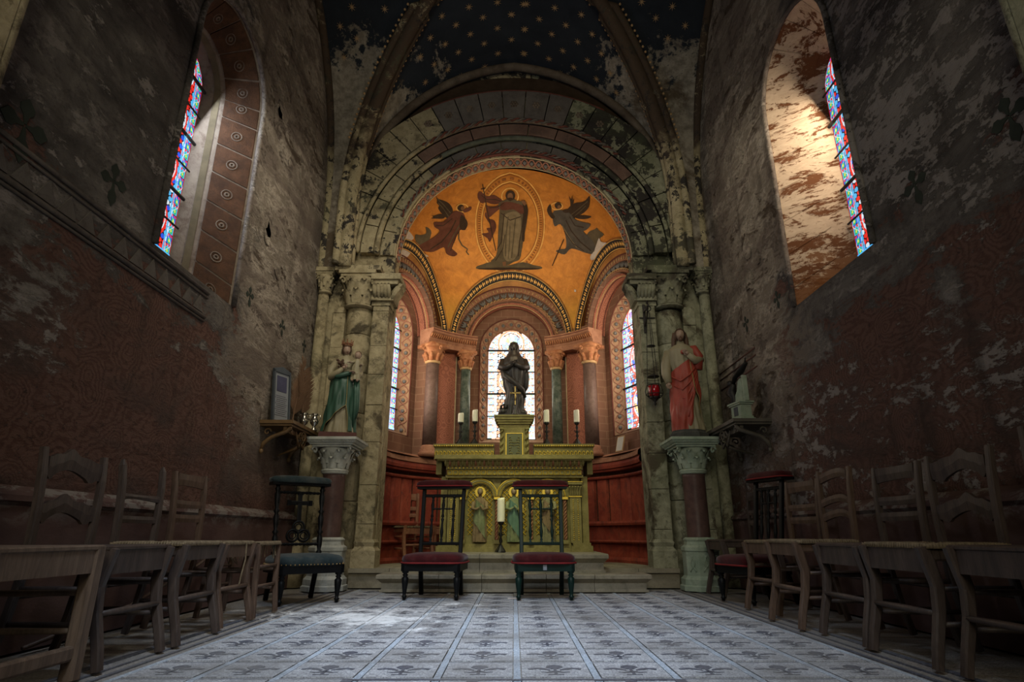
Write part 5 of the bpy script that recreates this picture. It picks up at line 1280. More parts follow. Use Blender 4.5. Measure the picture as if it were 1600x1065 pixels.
def padrow(w, d, z0, h, n=12, puff=.5, bev=.03):
    """upholstered cushion"""
    rows = []
    for i in range(9):
        t = i/8; k = (0, .0, .25, .6, .8, .93, .99, 1, 1)[i]
        e = (0, .35, .8, 1, .97, .86, .66, .36, 0)[i] if i < 9 else 0
        rr = []
        hz = z0+h*(0, .0, .15, .42, .66, .84, .95, 1.0, 1.02)[i]; s = (0, .96, 1.0, 1.015, .99, .9, .7, .4, .0)[i]
        for j in range(32):
            a = 2*PI*j/32; c, s_ = cos(a), sin(a); p = 5; rad = (abs(c)**p+abs(s_)**p)**(-1/p)
            rr.append((w/2*c*rad*s, d/2*s_*rad*s, hz))
        rows.append(rr)
    return rows
def kneeler(label, loc, rz, fab, wood_, back, sw=.50, sd=.46, sh=.33, bh=.97, trim=None, group=None):
    T = empty('kneeler', loc, rz, label, 'kneeler', group); hw, hd = sw/2, sd/2
    LEG = [(0, .55), (.08, .8), (.11, 1.1), (.14, .6), (.22, .75), (.5, 1.2), (.66, 1.35), (.72, .7), (.76, 1.2), (.8, .7), (.84, 1.35), (1, 1.35)]
    for s in (-1, 1):
        turned((s*(hw-.04), -hd+.04, 0), (s*(hw-.04), -hd+.04, sh-.10), LEG, .021, 12).build('front_leg', wood_, T, True) if 1 else 0
        kx = hw-.075
        G().bar([(s*(kx+.0), hd+.07, 0), (s*kx, hd+.01, sh*.55), (s*kx, hd-.03, sh-.03)], .036, .034).build('rear_leg', wood_, T)
    o = G(); o.bbox(-hw+.01, hw-.01, -hd+.01, -hd+.035, sh-.13, sh-.07); o.bbox(-hw+.01, hw-.01, hd-.04, hd-.01, sh-.13, sh-.07)
    for s in (-1, 1): o.bbox(min(s*(hw-.01), s*(hw-.035)), max(s*(hw-.01), s*(hw-.035)), -hd+.01, hd-.01, sh-.13, sh-.07)
    o.build('seat_frame', wood_, T)
    G().grid(padrow(sw+.01, sd+.01, sh-.075, .085), True).build('seat_cushion', fab, T, True)
    if trim:
        P = [(x, y_, sh-.068) for x, y_, _ in padrow(sw+.022, sd+.022, 0, .1)[3]]
        G().tube(P, .007, 6, True).build('braid', trim, T, True)
    if fab == 'teal':
        g = G(); P = padrow(sw+.02, sd+.02, 0, .1)[3]
        L = [Vector((x, y_, sh-.066)) for x, y_, _ in P]
        for a, b in zip(L, L[1:]+L[:1]):
            m = max(1, int((b-a).length/.022))
            for k in range(m): g.ball(a.lerp(b, k/m), .006, 6, 4)
        g.build('brass_nails', 'brass', T, True, 'stuff')
    # back
    lean = lambda z_: hd-.03+(z_-sh)*.16
    bx = hw-.075; top = bh-.06
    BP = [(0, 1), (.05, 1), (.07, .6), (.10, 1.1), (.13, .6), (.18, .9), (.28, 1.05), (.33, .6), (.36, 1.15), (.39, .6), (.45, .85), (.55, 1.1), (.60, .6), (.63, 1.15), (.66, .6), (.74, .9), (.84, 1.1), (.89, .6), (.92, 1.1), (.95, .7), (1, 1)]
    for s in (-1, 1):
        if back == 'spindle': G().bar([(s*bx, lean(sh-.05), sh-.05), (s*(bx+.004), lean(.65), .65), (s*(bx+.008), lean(top), top)], .034, .030).build('back_post', wood_, T)
        else: turned((s*bx, lean(sh-.05), sh-.05), (s*(bx+.01), lean(top), top), BP, .023, 12).build('back_post', wood_, T, True)
    def rail(z_, tw=False):
        if tw:
            g = G(); 
            for ph in (0, PI): g.tube([(-bx+2*bx*k/40, lean(z_)+.006*cos(k*.9+ph), z_+.006*sin(k*.9+ph)) for k in range(41)], .008, 6)
            g.build('back_rail', wood_, T, True)
        else: G().bar([(-bx, lean(z_), z_), (bx, lean(z_), z_)], .026, .026, (0, 0, 1)).build('back_rail', wood_, T)
    zr, zt = sh+.075, top-.075
    rail(zr, back != 'spindle'); rail(zt, back != 'spindle')
    if back == 'spindle':
        for x in (-bx*.55, 0, bx*.55): turned((x, lean(zr), zr), (x, lean(zt), zt), BEAD, .0135, 10).build('spindle', wood_, T, True)
        zc = zt-.115
        for s in (-1, 1): turned((0, lean(zc), zc), (s*bx*.55, lean(zc), zc), [(0, .5), (.2, .6), (.3, 1), (.4, .6), (.6, .9), (.75, .6), (.85, 1), (1, .5)], .010, 8).build('cross_spindle', wood_, T, True)
    elif back == 'cross':
        yl = lean((zr+zt)/2); K = G(); zc = zr+.09
        for a in (90, 210, 330):
            cx, cz = .052*cos(R(a)), zc+.045*sin(R(a))
            for rr, w in ((.046, .010), (.026, .006)): K.tube([(cx+rr*cos(2*PI*k/18), lean(cz), cz+rr*sin(2*PI*k/18)) for k in range(18)], w, 6, True)
        K.build('trefoil_tracery', wood_, T, True)
        g = G(); z1, z2 = zc+.09, zt-.01
        g.bar([(0, lean(z1), z1), (0, lean(z2), z2)], .034, .018); g.bar([(-.085, lean(z2-.075), z2-.075), (.085, lean(z2-.075), z2-.075)], .034, .018, (0, 0, 1))
        for x, z_ in ((-.09, z2-.075), (.09, z2-.075), (0, z2)): g.box((x, lean(z_), z_), (.03, .018, .045) if x else (.05, .018, .02))
        g.lathe((0, lean(z1), z1-.012), [(.012, 0), (.024, .01), (.012, .022)], 10); g.build('cross', wood_, T)
    # padded arm rest
    g = G(); rows = []
    for x, y_, z_ in []: pass
    pw = sw-.02 if back == 'spindle' else sw-.02
    PR = [[(x, y_*1+lean(bh-.03), z_) for x, y_, z_ in r_] for r_ in padrow(pw+.02, .15, bh-.055, .06)]
    G().grid(PR, True).build('arm_pad', fab, T, True); G().bbox(-pw/2, pw/2, lean(bh)-.065, lean(bh)+.065, bh-.075, bh-.052).build('arm_board', wood_, T)
    if trim:
        P = [(x, y_, bh-.05) for x, y_, z_ in PR[3]]; G().tube(P, .006, 6, True).build('braid', trim, T, True)
    return T
k1 = kneeler('left of the two black kneelers with wine red velvet before the altar', (-.655, 5.28, 0), R(-4), 'velvet', 'black', 'spindle', .50, .44, .345, .965, 'trimred')
k2 = kneeler('right of the two kneelers before the altar, red velvet on dark green lacquered posts', (.245, 5.27, 0), R(1), 'velvet', 'blackg', 'spindle', .50, .44, .345, .965, 'trimred')
G().box((.0, -.215, .245), (.03, .006, .04)).build('paper_tag', 'paper', k2)
k3 = kneeler('worn teal velvet kneeler with a carved cross and trefoil back by the left wall', (-1.66, 4.98, 0), R(36), 'teal', 'black', 'cross', .51, .48, .345, .97)
k4 = kneeler('dark kneeler with red velvet pad and bobbin back against the right wall', (1.86, 4.93, 0), R(-72), 'velvet', 'black', 'spindle', .44, .40, .34, .99, 'trimred')
# chairs inside the apse
chair('light brown ladder-back chair in the apse left of the altar', (-1.22, 7.38, .18), R(38), 'ladder', .40, .36, .40, .80, 'woodapse', 'chairs in the apse', 'rush', 3)
chair('dark chair half hidden behind the left kneeler back in the apse', (-.78, 7.72, .18), R(-10), 'ladder', .36, .32, .40, .78, 'woodapse', 'chairs in the apse', 'wood', 3)
# ================================================================== PEDESTALS
def pedestal(sx, mat, label):
    T = empty('pedestal', (sx*1.78, 5.98, 0), 0, label, 'pedestal')
    g = G(); g.lathe((0, 0, 0), [(.215, 0), (.215, .04), (.20, .05), (.20, .10), (.17, .13), (.17, .34), (.18, .35), (.18, .38), (.15, .40), (.145, .43), (.155, .45), (.13, .47)], 8, ph=PI/8); g.build('base', mat, T)
    for k in range(3):
        a = -PI/2+(k-1)*PI/4; c = Vector((cos(a)*.160, sin(a)*.160, .235)); t_ = Vector((-sin(a), cos(a), 0)); g = G()
        for s in (-1, 1):
            g.tube([c+t_*(.03*s*cos(q2*.7)*(1-q2/12))+Vector((0, 0, -.07+q2*.018)) for q2 in range(9)], .006, 5)
        g.build('carved_panel', mat, T, True)
    G().lathe((0, 0, .45), [(.115, 0), (.108, .03), (.108, .58), (.113, .62)], 24).build('shaft', 'porph', T, True)
    G().lathe((0, 0, 1.06), [(.115, 0), (.128, .01), (.128, .03), (.11, .04)], 24).build('collar', mat, T, True)
    leafcap(T, (0, 0, 1.08), .112, .27, .42, mat, 8)
    g = G(); P4 = [(.205, 1.335), (.225, 1.35), (.24, 1.37), (.25, 1.375), (.25, 1.40)]
    for (a, z0), (b, z1) in zip(P4, P4[1:]): g.grid([[(s1*a, s2*a, z0) for s1, s2 in ((-1, -1), (1, -1), (1, 1), (-1, 1))], [(s1*b, s2*b, z1) for s1, s2 in ((-1, -1), (1, -1), (1, 1), (-1, 1))]], True)
    g.add([(s1*.25, s2*.25, 1.40) for s1, s2 in ((-1, -1), (1, -1), (1, 1), (-1, 1))], [(0, 1, 2, 3)]); g.add([(s1*.205, s2*.205, 1.335) for s1, s2 in ((-1, -1), (1, -1), (1, 1), (-1, 1))], [(3, 2, 1, 0)])
    g.build('top_slab', mat, T); g = G()
    for k in range(11): g.prism([(-.2+k*.04-.016, -.233, 1.352), (-.2+k*.04+.016, -.233, 1.352), (-.2+k*.04, -.246, 1.372)], (0, .012, .004))
    g.build('sawtooth_edge', mat, T)
    return T
pedestal(-1, 'marble', 'pale marble pedestal with a dark red shaft on the left of the arch')
pedestal(1, 'marbleR', 'greenish marble pedestal with a dark red shaft on the right of the arch')
# ================================================================== STATUES
def loft(rings, n=72, folds=9, twist=3., a0=0, a1=2*PI, closed=True, seed=0):
    rows = []
    for z_, cx, cy, rx, ry, amp in rings:
        r_ = []
        m = n if closed else n+1
        for k in range(m):
            a = a0+(a1-a0)*k/n; f = 1+amp*(.6*cos(folds*a+twist*z_*3+seed)+.4*cos((folds*2-3)*a-twist*z_*2+seed*2)); r_.append((cx+rx*f*cos(a), cy+ry*f*sin(a), z_))
        rows.append(r_)
    return rows
def interp(keys, m=40):
    out = []
    for i in range(m+1):
        z_ = keys[0][0]+(keys[-1][0]-keys[0][0])*i/m
        for a, b in zip(keys, keys[1:]):
            if a[0] <= z_ <= b[0]+1e-9: f = (z_-a[0])/(b[0]-a[0]); f = f*f*(3-2*f); out.append([z_]+[p+(q2-p)*f for p, q2 in zip(a[1:], b[1:])]); break
    return out
def head(T, c, s, face='skin', hair='hair', turn=0, tilt=0, beard=False, longhair=True):
    """sculpted head of height 2s; c = centre"""
    n, m = 28, 22; rows = []
    for i in range(m+1):
        e = -PI/2+PI*i/m; r_ = []
        for k in range(n):
            a = 2*PI*k/n; x, y_, z_ = cos(e)*cos(a)*.72, cos(e)*sin(a)*.86, sin(e)
            if z_ < -.2: x *= 1+.28*(z_+.2); y_ *= 1+.12*(z_+.2)
            fr = max(0, -sin(a)); 
            if fr > .5:
                y_ -= .16*math.exp(-(x/.10)**2)*math.exp(-((z_+.18)/.16)**2)*1.3        # nose
                y_ += .09*(math.exp(-((abs(x)-.27)/.13)**2)*math.exp(-((z_-.06)/.10)**2))  # eye sockets
                y_ -= .05*math.exp(-(x/.2)**2)*math.exp(-((z_+.47)/.06)**2); y_ += .03*math.exp(-(x/.2)**2)*math.exp(-((z_+.54)/.03)**2)
                y_ -= .06*math.exp(-(x/.2)**2)*math.exp(-((z_+.75)/.12)**2)
            r_.append(Vector((x*s, y_*s, z_*s)))
        rows.append(r_)
    Mx = Matrix.Rotation(turn, 3, 'Z') @ Matrix.Rotation(tilt, 3, 'X'); C = Vector(c)
    G().grid([[C+Mx@v for v in r_] for r_ in rows], True).build('head', face, T, True)
    g = G()
    for sg in (-1, 1): g.ball(C+Mx@Vector((sg*.27*s, -.66*s, .05*s)), (.09*s, .05*s, .05*s), 8, 6)
    g.build('eyes', 'blackp', T, True)
    g = G(); g.ball(C+Mx@Vector((0, -.80*s, -.49*s)), (.16*s, .05*s, .045*s), 8, 5); g.build('mouth', 'red_line', T, True)
    rows = []
    for i in range(15):
        e = -PI/2*(.75 if longhair else .1)+(PI/2*(1.75 if longhair else 1.1))*i/14; r_ = []
        for k in range(25):
            a = R(-35)+R(250)*k/24 if e < .75 else R(-90)+R(360)*k/24
            f = 1.12+.05*cos(9*a+e*3); r_.append(C+Mx@(Vector((cos(e)*cos(a)*.76, cos(e)*sin(a)*.92, sin(e)*.98))*s*f))
        rows.append(r_)
    G().grid(rows).build('hair', hair, T, True)
    if beard:
        g = G(); g.ball(C+Mx@Vector((0, -.58*s, -.80*s)), (.34*s, .28*s, .36*s), 12, 8)
        g.build('beard', hair, T, True)
def hand(g, base, d, up, L=.075):
    """palm, four unequal curled fingers and a side thumb"""
    B = Vector(base); d = Vector(d).normalized(); up = (Vector(up)-d*Vector(up).dot(d)).normalized(); sd = d.cross(up)
    g.tube([B-d*.01, B+d*L*.25, B+d*L*.5], [L*.16, L*.24, L*.2], 8, flat=1)
    for k, (o_, l) in enumerate(((-.21, .42), (-.07, .5), (.07, .46), (.21, .36))):
        p = B+d*L*.48+sd*L*o_; g.tube([p-d*L*.1, p+d*L*l*.5-up*L*.03, p+d*L*l*.85-up*L*.12, p+d*L*l-up*L*.24], [L*.075, L*.07, L*.06, L*.04], 6)
    p = B+d*L*.15-sd*L*.2; g.tube([p, p+d*L*.22-sd*L*.16, p+d*L*.42-sd*L*.12], [L*.085, L*.075, L*.045], 6)
def arm(T, pts, rad, mat, skin='skin', up=(0, 0, 1), hl=.075, hd=None):
    G().tube(pts, rad, 14).build('sleeve', mat, T, True); g = G(); d = Vector(pts[-1])-Vector(pts[-2]); hand(g, Vector(pts[-1])-d.normalized()*.005, hd or d, up, hl); g.build('hand', skin, T, True)
# --- robed mother with child (left)
T = empty('statue', (-1.765, 5.96, 1.40), R(14), 'painted statue of a crowned woman in a green mantle holding a child, on left pedestal', 'statue')
G().bbox(-.19, .17, -.16, .15, 0, .055).build('plinth', 'dkred', T)
def ls(T, name, keys, mat, m=46, **k): return G().grid(loft(interp(keys, m), closed=True, **k), True).build(name, mat, T, True)
ls(T, 'tunic', [(.055, 0, 0, .155, .125, .08), (.2, 0, 0, .13, .11, .07), (.45, .005, 0, .115, .095, .06), (.60, .005, 0, .095, .08, .03), (.72, .005, 0, .115, .085, .03), (.80, .005, 0, .118, .08, .02), (.845, .005, 0, .07, .06, 0), (.87, .005, 0, .035, .04, 0), (.91, .005, 0, .03, .035, 0)], 'cream_robe', folds=11)
# mantle: open at the lower front
keys = interp([(.075, -.01, .005, .172, .142, .07), (.2, -.005, .0, .158, .135, .08), (.42, 0, 0, .142, .125, .08), (.56, .0, 0, .132, .118, .06), (.66, .0, .005, .122, .105, .04)], 36); rows = []
for i, (z_, cx, cy, rx, ry, amp) in enumerate(keys):
    f = max(0, min(1, (.33-z_)/.24)); og = R(62)*f**.75; a0 = R(-72)+og*.22; a1 = R(288)-og*1.3; r_ = []
    for k in range(73):
        a = a0+(a1-a0)*k/72; ff = 1+amp*(.6*cos(9*a+z_*14)+.4*cos(15*a-z_*9)); r_.append((cx+rx*ff*cos(a), cy+ry*ff*sin(a), z_))
    rows.append(r_)
G().grid(rows).build('mantle', 'green_robe', T, True)
G().tube([Vector(r_[0])+Vector((0, -.004, 0)) for r_ in rows]+[], .0035, 6).build('gilt_hem', 'giltedge', T, True); G().tube([Vector(r_[-1])+Vector((0, -.004, 0)) for r_ in rows], .0035, 6).build('gilt_hem', 'giltedge', T, True)
G().tube([(-.13, -.05, .65), (-.06, -.115, .63), (.03, -.12, .66), (.12, -.06, .70)], [.02, .026, .026, .02], 10).build('mantle_roll', 'green_robe', T, True)
for x, zz in ((.115, .12), (.135, .2)): G().tube([(x, -.08, .64), (x+.015, -.10, .45), (x+.02, -.09, .3), (x+.01, -.07, zz)], [.018, .024, .022, .008], 8).build('mantle_fold', 'green_robe', T, True)
ls(T, 'veil', [(.62, 0, .03, .135, .08, .05), (.75, 0, .03, .13, .075, .04), (.83, 0, .03, .11, .07, .02), (.90, 0, .028, .06, .055, .02), (.95, 0, .025, .058, .055, 0), (.995, 0, .02, .045, .045, 0)], 'cream_robe', folds=7)
head(T, (.0, -.018, .935), .058, turn=R(12), tilt=R(6))
g = G(); g.lathe((0, -.008, .985), [(.048, 0), (.05, .012), (.046, .014), (.05, .03)], 20)
for k in range(8): a = 2*PI*k/8; g.tube([(.05*cos(a), -.008+.05*sin(a), 1.0), (.055*cos(a), -.008+.055*sin(a), 1.04)], [.012, .004], 6); g.ball((.056*cos(a), -.008+.056*sin(a), 1.045), .007, 6, 4)
g.build('crown', 'dullcrown', T)
arm(T, [(-.09, .0, .81), (-.145, -.02, .70), (-.13, -.07, .63), (-.06, -.12, .67), (-.02, -.13, .71)], [.038, .042, .040, .032, .020], 'cream_robe', up=(0, -1, 0), hl=.07)
arm(T, [(.09, .0, .81), (.145, -.02, .71), (.145, -.08, .66), (.10, -.13, .67)], [.038, .042, .038, .024], 'cream_robe', up=(0, 0, 1), hl=.07, hd=(-.6, -.5, .2))
g = G()
for k in range(26):
    a = rnd.uniform(0, 2*PI); rr = rnd.uniform(.0, .05); g.ball((-.055+rr*cos(a)*1.1, -.115+rnd.uniform(-.015, .01), .765+rr*sin(a)), rnd.uniform(.010, .017), 7, 5)
g.build('flower_spray', 'roses', T, True, 'stuff')
Ch = empty_part('child', T); 
G().grid(loft(interp([(.60, .11, -.10, .05, .045, .1), (.70, .115, -.09, .05, .042, .06), (.80, .12, -.08, .045, .038, .03), (.835, .12, -.08, .02, .02, 0)], 16), closed=True, folds=7), True).build('gown', 'cream_robe', Ch, True)
g = G(); g.ball((.12, -.085, .87), (.034, .036, .042), 16, 10); hand(g, (.06, -.13, .78), (-1, -.1, .1), (0, 0, 1), .04); hand(g, (.15, -.13, .75), (.2, -.6, .2), (0, 0, 1), .04)
for x in (.09, .14): g.tube([(x, -.11, .62), (x-.01, -.14, .585), (x-.005, -.16, .59)], [.016, .012, .007], 8)
g.build('child_body', 'skin', Ch, True)
g = G(); g.tube([(.10, -.08, .82), (.08, -.11, .79), (.055, -.13, .78)], [.018, .018, .012], 8); g.tube([(.15, -.08, .81), (.165, -.10, .77), (.15, -.13, .75)], [.018, .018, .012], 8); g.build('sleeves', 'cream_robe', Ch, True)
g = G(); g.ball((.123, -.074, .882), (.037, .036, .040), 14, 8); g.build('child_hair', 'hair', Ch, True)
# --- robed bearded man (right)
T = empty('statue', (1.765, 5.96, 1.40), R(-8), 'painted statue of a bearded man in cream robe and red mantle, on right pedestal', 'statue')
G().lathe((0, 0, 0), [(.2, 0), (.2, .05), (.17, .07), (.17, .085)], 8, ph=PI/8).build('plinth', 'greyp', T)
ls(T, 'tunic', [(.085, .02, 0, .15, .115, .10), (.25, .015, 0, .13, .105, .09), (.5, 0, 0, .12, .10, .06), (.68, 0, 0, .115, .09, .04), (.85, 0, 0, .145, .095, .04), (.93, 0, 0, .145, .09, .02), (.985, 0, 0, .09, .065, 0), (1.01, 0, 0, .042, .045, 0), (1.05, 0, 0, .035, .04, 0)], 'cream_robe', folds=12)
keys = interp([(.09, -.03, 0, .12, .12, .08), (.22, -.015, -.005, .145, .128, .09), (.42, 0, -.005, .15, .128, .09), (.6, .0, -.005, .145, .118, .07), (.78, .0, 0, .135, .11, .05)], 40); rows = []
for i, (z_, cx, cy, rx, ry, amp) in enumerate(keys):
    f = max(0, min(1, (.50-z_)/.42)); a1 = R(285)-R(0)*f; a0 = R(-75)+R(0)*f
    a0 = R(-10)-R(65)*(1-f); a1 = R(255)-R(0)*f+R(95)*(1-f)-R(15)*0; r_ = []
    # open over the lower right front (viewer's right)
    a0 = R(-58)+R(72)*f; a1 = R(302)-R(8)*f
    for k in range(73):
        a = a0+(a1-a0)*k/72; ff = 1+amp*(.6*cos(8*a+z_*16)+.4*cos(13*a-z_*11)); r_.append((cx+rx*ff*cos(a), cy+ry*ff*sin(a), z_+.09*cos(a)*(i/40)))
    rows.append(r_)
G().grid(rows).build('mantle', 'red_robe', T, True)
G().tube([Vector(r_[0]) for r_ in rows], .006, 6).build('gilt_hem', 'giltedge', T, True)
for j in range(5):
    G().tube([(-.13+j*.02, -.082, .64-j*.10), (-.05+j*.012, -.128, .58-j*.09), (.04, -.128, .64-j*.075), (.13, -.06, .75-j*.04)], [.008, .011, .011, .008], 8).build('mantle_fold', 'red_robe', T, True)
G().tube([(.145, -.03, .72), (.165, -.04, .86), (.13, -.01, .95), (.07, .05, .97)], [.05, .05, .045, .03], 12).build('shoulder_drape', 'red_robe', T, True)
head(T, (.0, -.02, 1.105), .068, beard=True, turn=R(-4))
g = G()
for s in (-1, 1): g.tube([(s*.05, .01, 1.14), (s*.062, .015, 1.07), (s*.068, .02, 1.0), (s*.06, .0, .955)], [.022, .026, .024, .010], 10)
g.build('long_locks', 'hair', T, True)
arm(T, [(-.13, 0, .93), (-.165, -.005, .8), (-.175, -.03, .68), (-.16, -.06, .58)], [.045, .052, .05, .034], 'cream_robe', up=(0, 1, 0), hl=.085, hd=(.1, -.3, -1))
arm(T, [(.13, 0, .93), (.17, -.03, .82), (.12, -.10, .80), (.05, -.135, .86)], [.045, .052, .042, .026], 'cream_robe', up=(0, -1, 0), hl=.08)
G().ball((.0, -.105, .895), (.022, .012, .024), 10, 8).build('heart_emblem', 'red_robe', T, True)
# --- dark bronze statue over the tabernacle
T = empty('statue', (0.0, 7.03, 1.82), 0, 'dark bronze statue of a veiled figure with crossed hands in front of the bright window', 'statue')
G().bbox(-.19, .19, -.12, .12, 0, .03).build('plinth', 'bronze', T)
ls(T, 'robe', [(.03, 0, 0, .15, .10, .10), (.12, .0, 0, .12, .10, .12), (.28, .02, 0, .115, .10, .12), (.42, .01, 0, .14, .11, .10), (.55, .0, 0, .155, .115, .07), (.66, 0, 0, .155, .11, .05), (.74, 0, 0, .13, .09, .03), (.79, 0, 0, .07, .065, 0), (.84, 0, 0, .05, .05, 0)], 'bronze', folds=10)
G().tube([(-.14, -.03, .60), (-.10, -.09, .50), (.0, -.12, .42), (.10, -.08, .33), (.14, -.03, .25)], [.03, .035, .035, .035, .015], 10).build('drape_fold', 'bronze', T, True)
G().tube([(.14, -.02, .62), (.155, -.04, .5), (.15, -.04, .38), (.12, -.03, .30)], [.03, .035, .03, .012], 10).build('drape_fold', 'bronze', T, True)
head(T, (0, -.015, .885), .062, 'bronze', 'bronze', tilt=R(8))
ls(T, 'veil', [(.62, 0, .03, .13, .075, .06), (.76, 0, .03, .10, .065, .04), (.84, 0, .02, .068, .06, .02), (.90, 0, .012, .066, .062, 0), (.95, 0, .008, .048, .05, 0), (.965, 0, .008, .02, .02, 0)], 'bronze', folds=7)
arm(T, [(-.13, 0, .72), (-.155, -.05, .62), (-.09, -.12, .60), (.0, -.14, .655)], [.042, .046, .036, .022], 'bronze', 'bronze', up=(0, -1, 0), hl=.07)
arm(T, [(.13, 0, .72), (.155, -.05, .62), (.09, -.12, .61), (.01, -.15, .64)], [.042, .046, .036, .022], 'bronze', 'bronze', up=(0, -1, 0), hl=.07)
g = G(); g.ball((-.13, -.03, .075), (.055, .05, .05), 12, 8); g.ball((-.10, -.06, .13), (.028, .028, .03), 10, 8); g.tube([(-.17, -.02, .05), (-.15, -.07, .14), (-.11, -.08, .16)], [.02, .014, .008], 8)
g.build('cherub', 'bronze', T, True); G().ball((.11, -.03, .06), (.05, .05, .04), 12, 8).build('cloud', 'bronze', T, True)
# gilt crucifix in front of it
T = empty('crucifix', (.015, 6.86, 1.82), 0, 'small gilt standing crucifix on the tabernacle, in front of the bronze statue', 'crucifix')
G().lathe((0, 0, 0), [(.045, 0), (.042, .02), (.025, .04), (.03, .06), (.012, .08), (.02, .11), (.008, .13)], 14).build('foot', 'bronze', T, True)
g = G(); g.bbox(-.006, .006, -.006, .006, .12, .34); g.bbox(-.052, .052, -.006, .006, .265, .277)
for x, z_ in ((-.053, .271), (.053, .271), (0, .345)): g.ball((x, 0, z_), .012, 8, 6)
g.build('cross', 'brass2', T); g = G(); g.tube([(0, -.012, .18), (.004, -.014, .23), (0, -.012, .27)], [.006, .010, .009], 8); g.ball((0, -.014, .285), .010, 8, 6)
for s in (-1, 1): g.tube([(0, -.012, .262), (s*.045, -.010, .272)], [.005, .003], 6)
g.build('figure', 'brass2', T, True)
# ================================================================== CANDLES
def candlestick(loc, h, ch, cr, label, clabel, mat='iron', group='candlesticks on the gradine', slant=.01):
    T = empty('candlestick', loc, 0, label, 'candlestick', group); g = G()
    for k in range(3):
        a = 2*PI*k/3-PI/2+.4; g.prism([(.012*cos(a), .012*sin(a), .07), (.06*cos(a-.35), .06*sin(a-.35), 0), (.06*cos(a+.35), .06*sin(a+.35), 0)], (0, 0, .012))
    g.lathe((0, 0, .0), [(.05, 0), (.046, .01), (.02, .05), (.012, .07)], 6); g.build('tripod_foot', mat, T)
    st = [(.008, .06), (.014, .07), (.008, .085), (.02, .11 if h > .2 else .1), (.008, h*.5), (.022, h*.58), (.008, h*.66), (.018, h*.78), (.008, h*.86), (.026, h*.93), (.034, h)]
    G().lathe((0, 0, 0), sorted(st, key=lambda q2: q2[1]), 12).build('stem', mat, T, True)
    g = G()
    for s in (-1, 1): g.tube([(s*.008, 0, h*.55), (s*.035, 0, h*.60), (s*.03, 0, h*.66), (s*.012, 0, h*.62)], .004, 5)
    g.build('leaf_scrolls', mat, T, True)
    V = [(cr*1.02, 0), (cr, .01), (cr*1.01, ch*.5), (cr*.98, ch*.9), (cr*.9, ch), (cr*.5, ch-.006), (.003, ch-.008)]
    k_ = tag(G().lathe((0, 0, h), V, 16).build('candle', 'wax', None, True, loc=loc), clabel, 'candle', group and 'pillar candles on the gradine'); me = k_.data
    for v in me.vertices:
        if v.co.z > h+ch*.85: v.co.z += v.co.x*slant*40*.35
    G().tube([(0, 0, h+ch-.01), (.002, 0, h+ch+.008)], .0015, 5).build('wick', 'blackp', k_)
candlestick((-.635, 7.0, 1.495), .27, .11, .034, 'iron tripod candlestick at the outer left of the gradine, before the green column', 'short ivory pillar candle at the outer left of the gradine')
candlestick((-.465, 7.0, 1.495), .28, .14, .034, 'iron tripod candlestick just left of the tabernacle, between column and window', 'ivory pillar candle just left of the tabernacle')
candlestick((.39, 7.0, 1.495), .27, .15, .034, 'iron tripod candlestick just right of the tabernacle', 'ivory pillar candle just right of the tabernacle')
candlestick((.75, 7.0, 1.495), .27, .15, .034, 'iron tripod candlestick at the outer right end of the gradine', 'ivory pillar candle at the outer right end of the gradine')
candlestick((-.135, 6.42, .32), .30, .24, .040, 'dark standing candlestick on the upper step before the altar', 'thick tall candle between the two red kneelers, before the altar', group=None)
# ================================================================== WALL CONSOLES
def console(T, sx, L, D, mat, legs=True):
    """hand-built: local x along wall, +y into the room is -sx world; T rotated"""
    g = G(); g.bbox(-L/2, L/2, 0, D, -.03, 0); g.bbox(-L/2+.02, L/2-.02, 0, D-.02, -.05, -.03); g.bbox(-L/2+.05, L/2-.05, D-.10, D-.07, -.10, -.05); g.build('shelf_board', mat, T)
    for s in (-1, 1):
        g = G(); x = s*(L/2-.05); g.tube([(x, .02, -.26), (x, .04, -.20), (x, .10, -.15), (x, D-.06, -.09), (x, D-.03, -.05)], [.012, .02, .018, .02, .014], 8)
        g.tube([(x, .06+.035*cos(t*.6)*(1-t/14), -.10+.035*sin(t*.6)*(1-t/14)) for t in range(12)], .008, 6); g.ball((x, .025, -.27), (.018, .02, .025), 8, 6); g.build('scroll_bracket', mat, T, True)
    for s in (-1, 1):
        G().tube([(s*(.05+.06*t/12+.045*(1-t/14)*cos(t*.65)), D-.04, -.10+.045*(1-t/14)*sin(t*.65)) for t in range(13)], .009, 6).build('carved_scroll', mat, T, True)
        G().tube([(s*(L/2-.10+.03*(1-t/12)*cos(t*.7)), D-.045, -.09+.03*(1-t/12)*sin(t*.7)) for t in range(11)], .007, 6).build('carved_scroll', mat, T, True)
        G().tube([(s*.02, D-.05, -.16), (s*.06, D-.05, -.20), (s*.10, D-.05, -.14), (s*.15, D-.05, -.07)], [.006, .012, .010, .005], 6).build('carved_leaf', mat, T, True)
    G().tube([(.06*cos(t*.5)*(1-t/22), D-.035, -.10+.06*sin(t*.5)*(1-t/22)) for t in range(20)], .011, 6).build('carved_scroll', mat, T, True)
    G().tube([(0, D-.05, -.14), (.006, D-.09, -.20), (0, .04, -.27)], [.010, .016, .006], 6).build('carved_leaf', mat, T, True)
T = empty('wall_shelf', (-2.27, 5.62, 1.47), -PI/2, 'carved gilt-brown bracket shelf on the left wall', 'shelf'); console(T, -1, .78, .30, 'shelfw')
T = empty('wall_shelf', (2.27, 5.55, 1.47), PI/2, 'dark carved scroll bracket shelf on the right wall', 'shelf'); console(T, 1, .80, .34, 'shelfd')
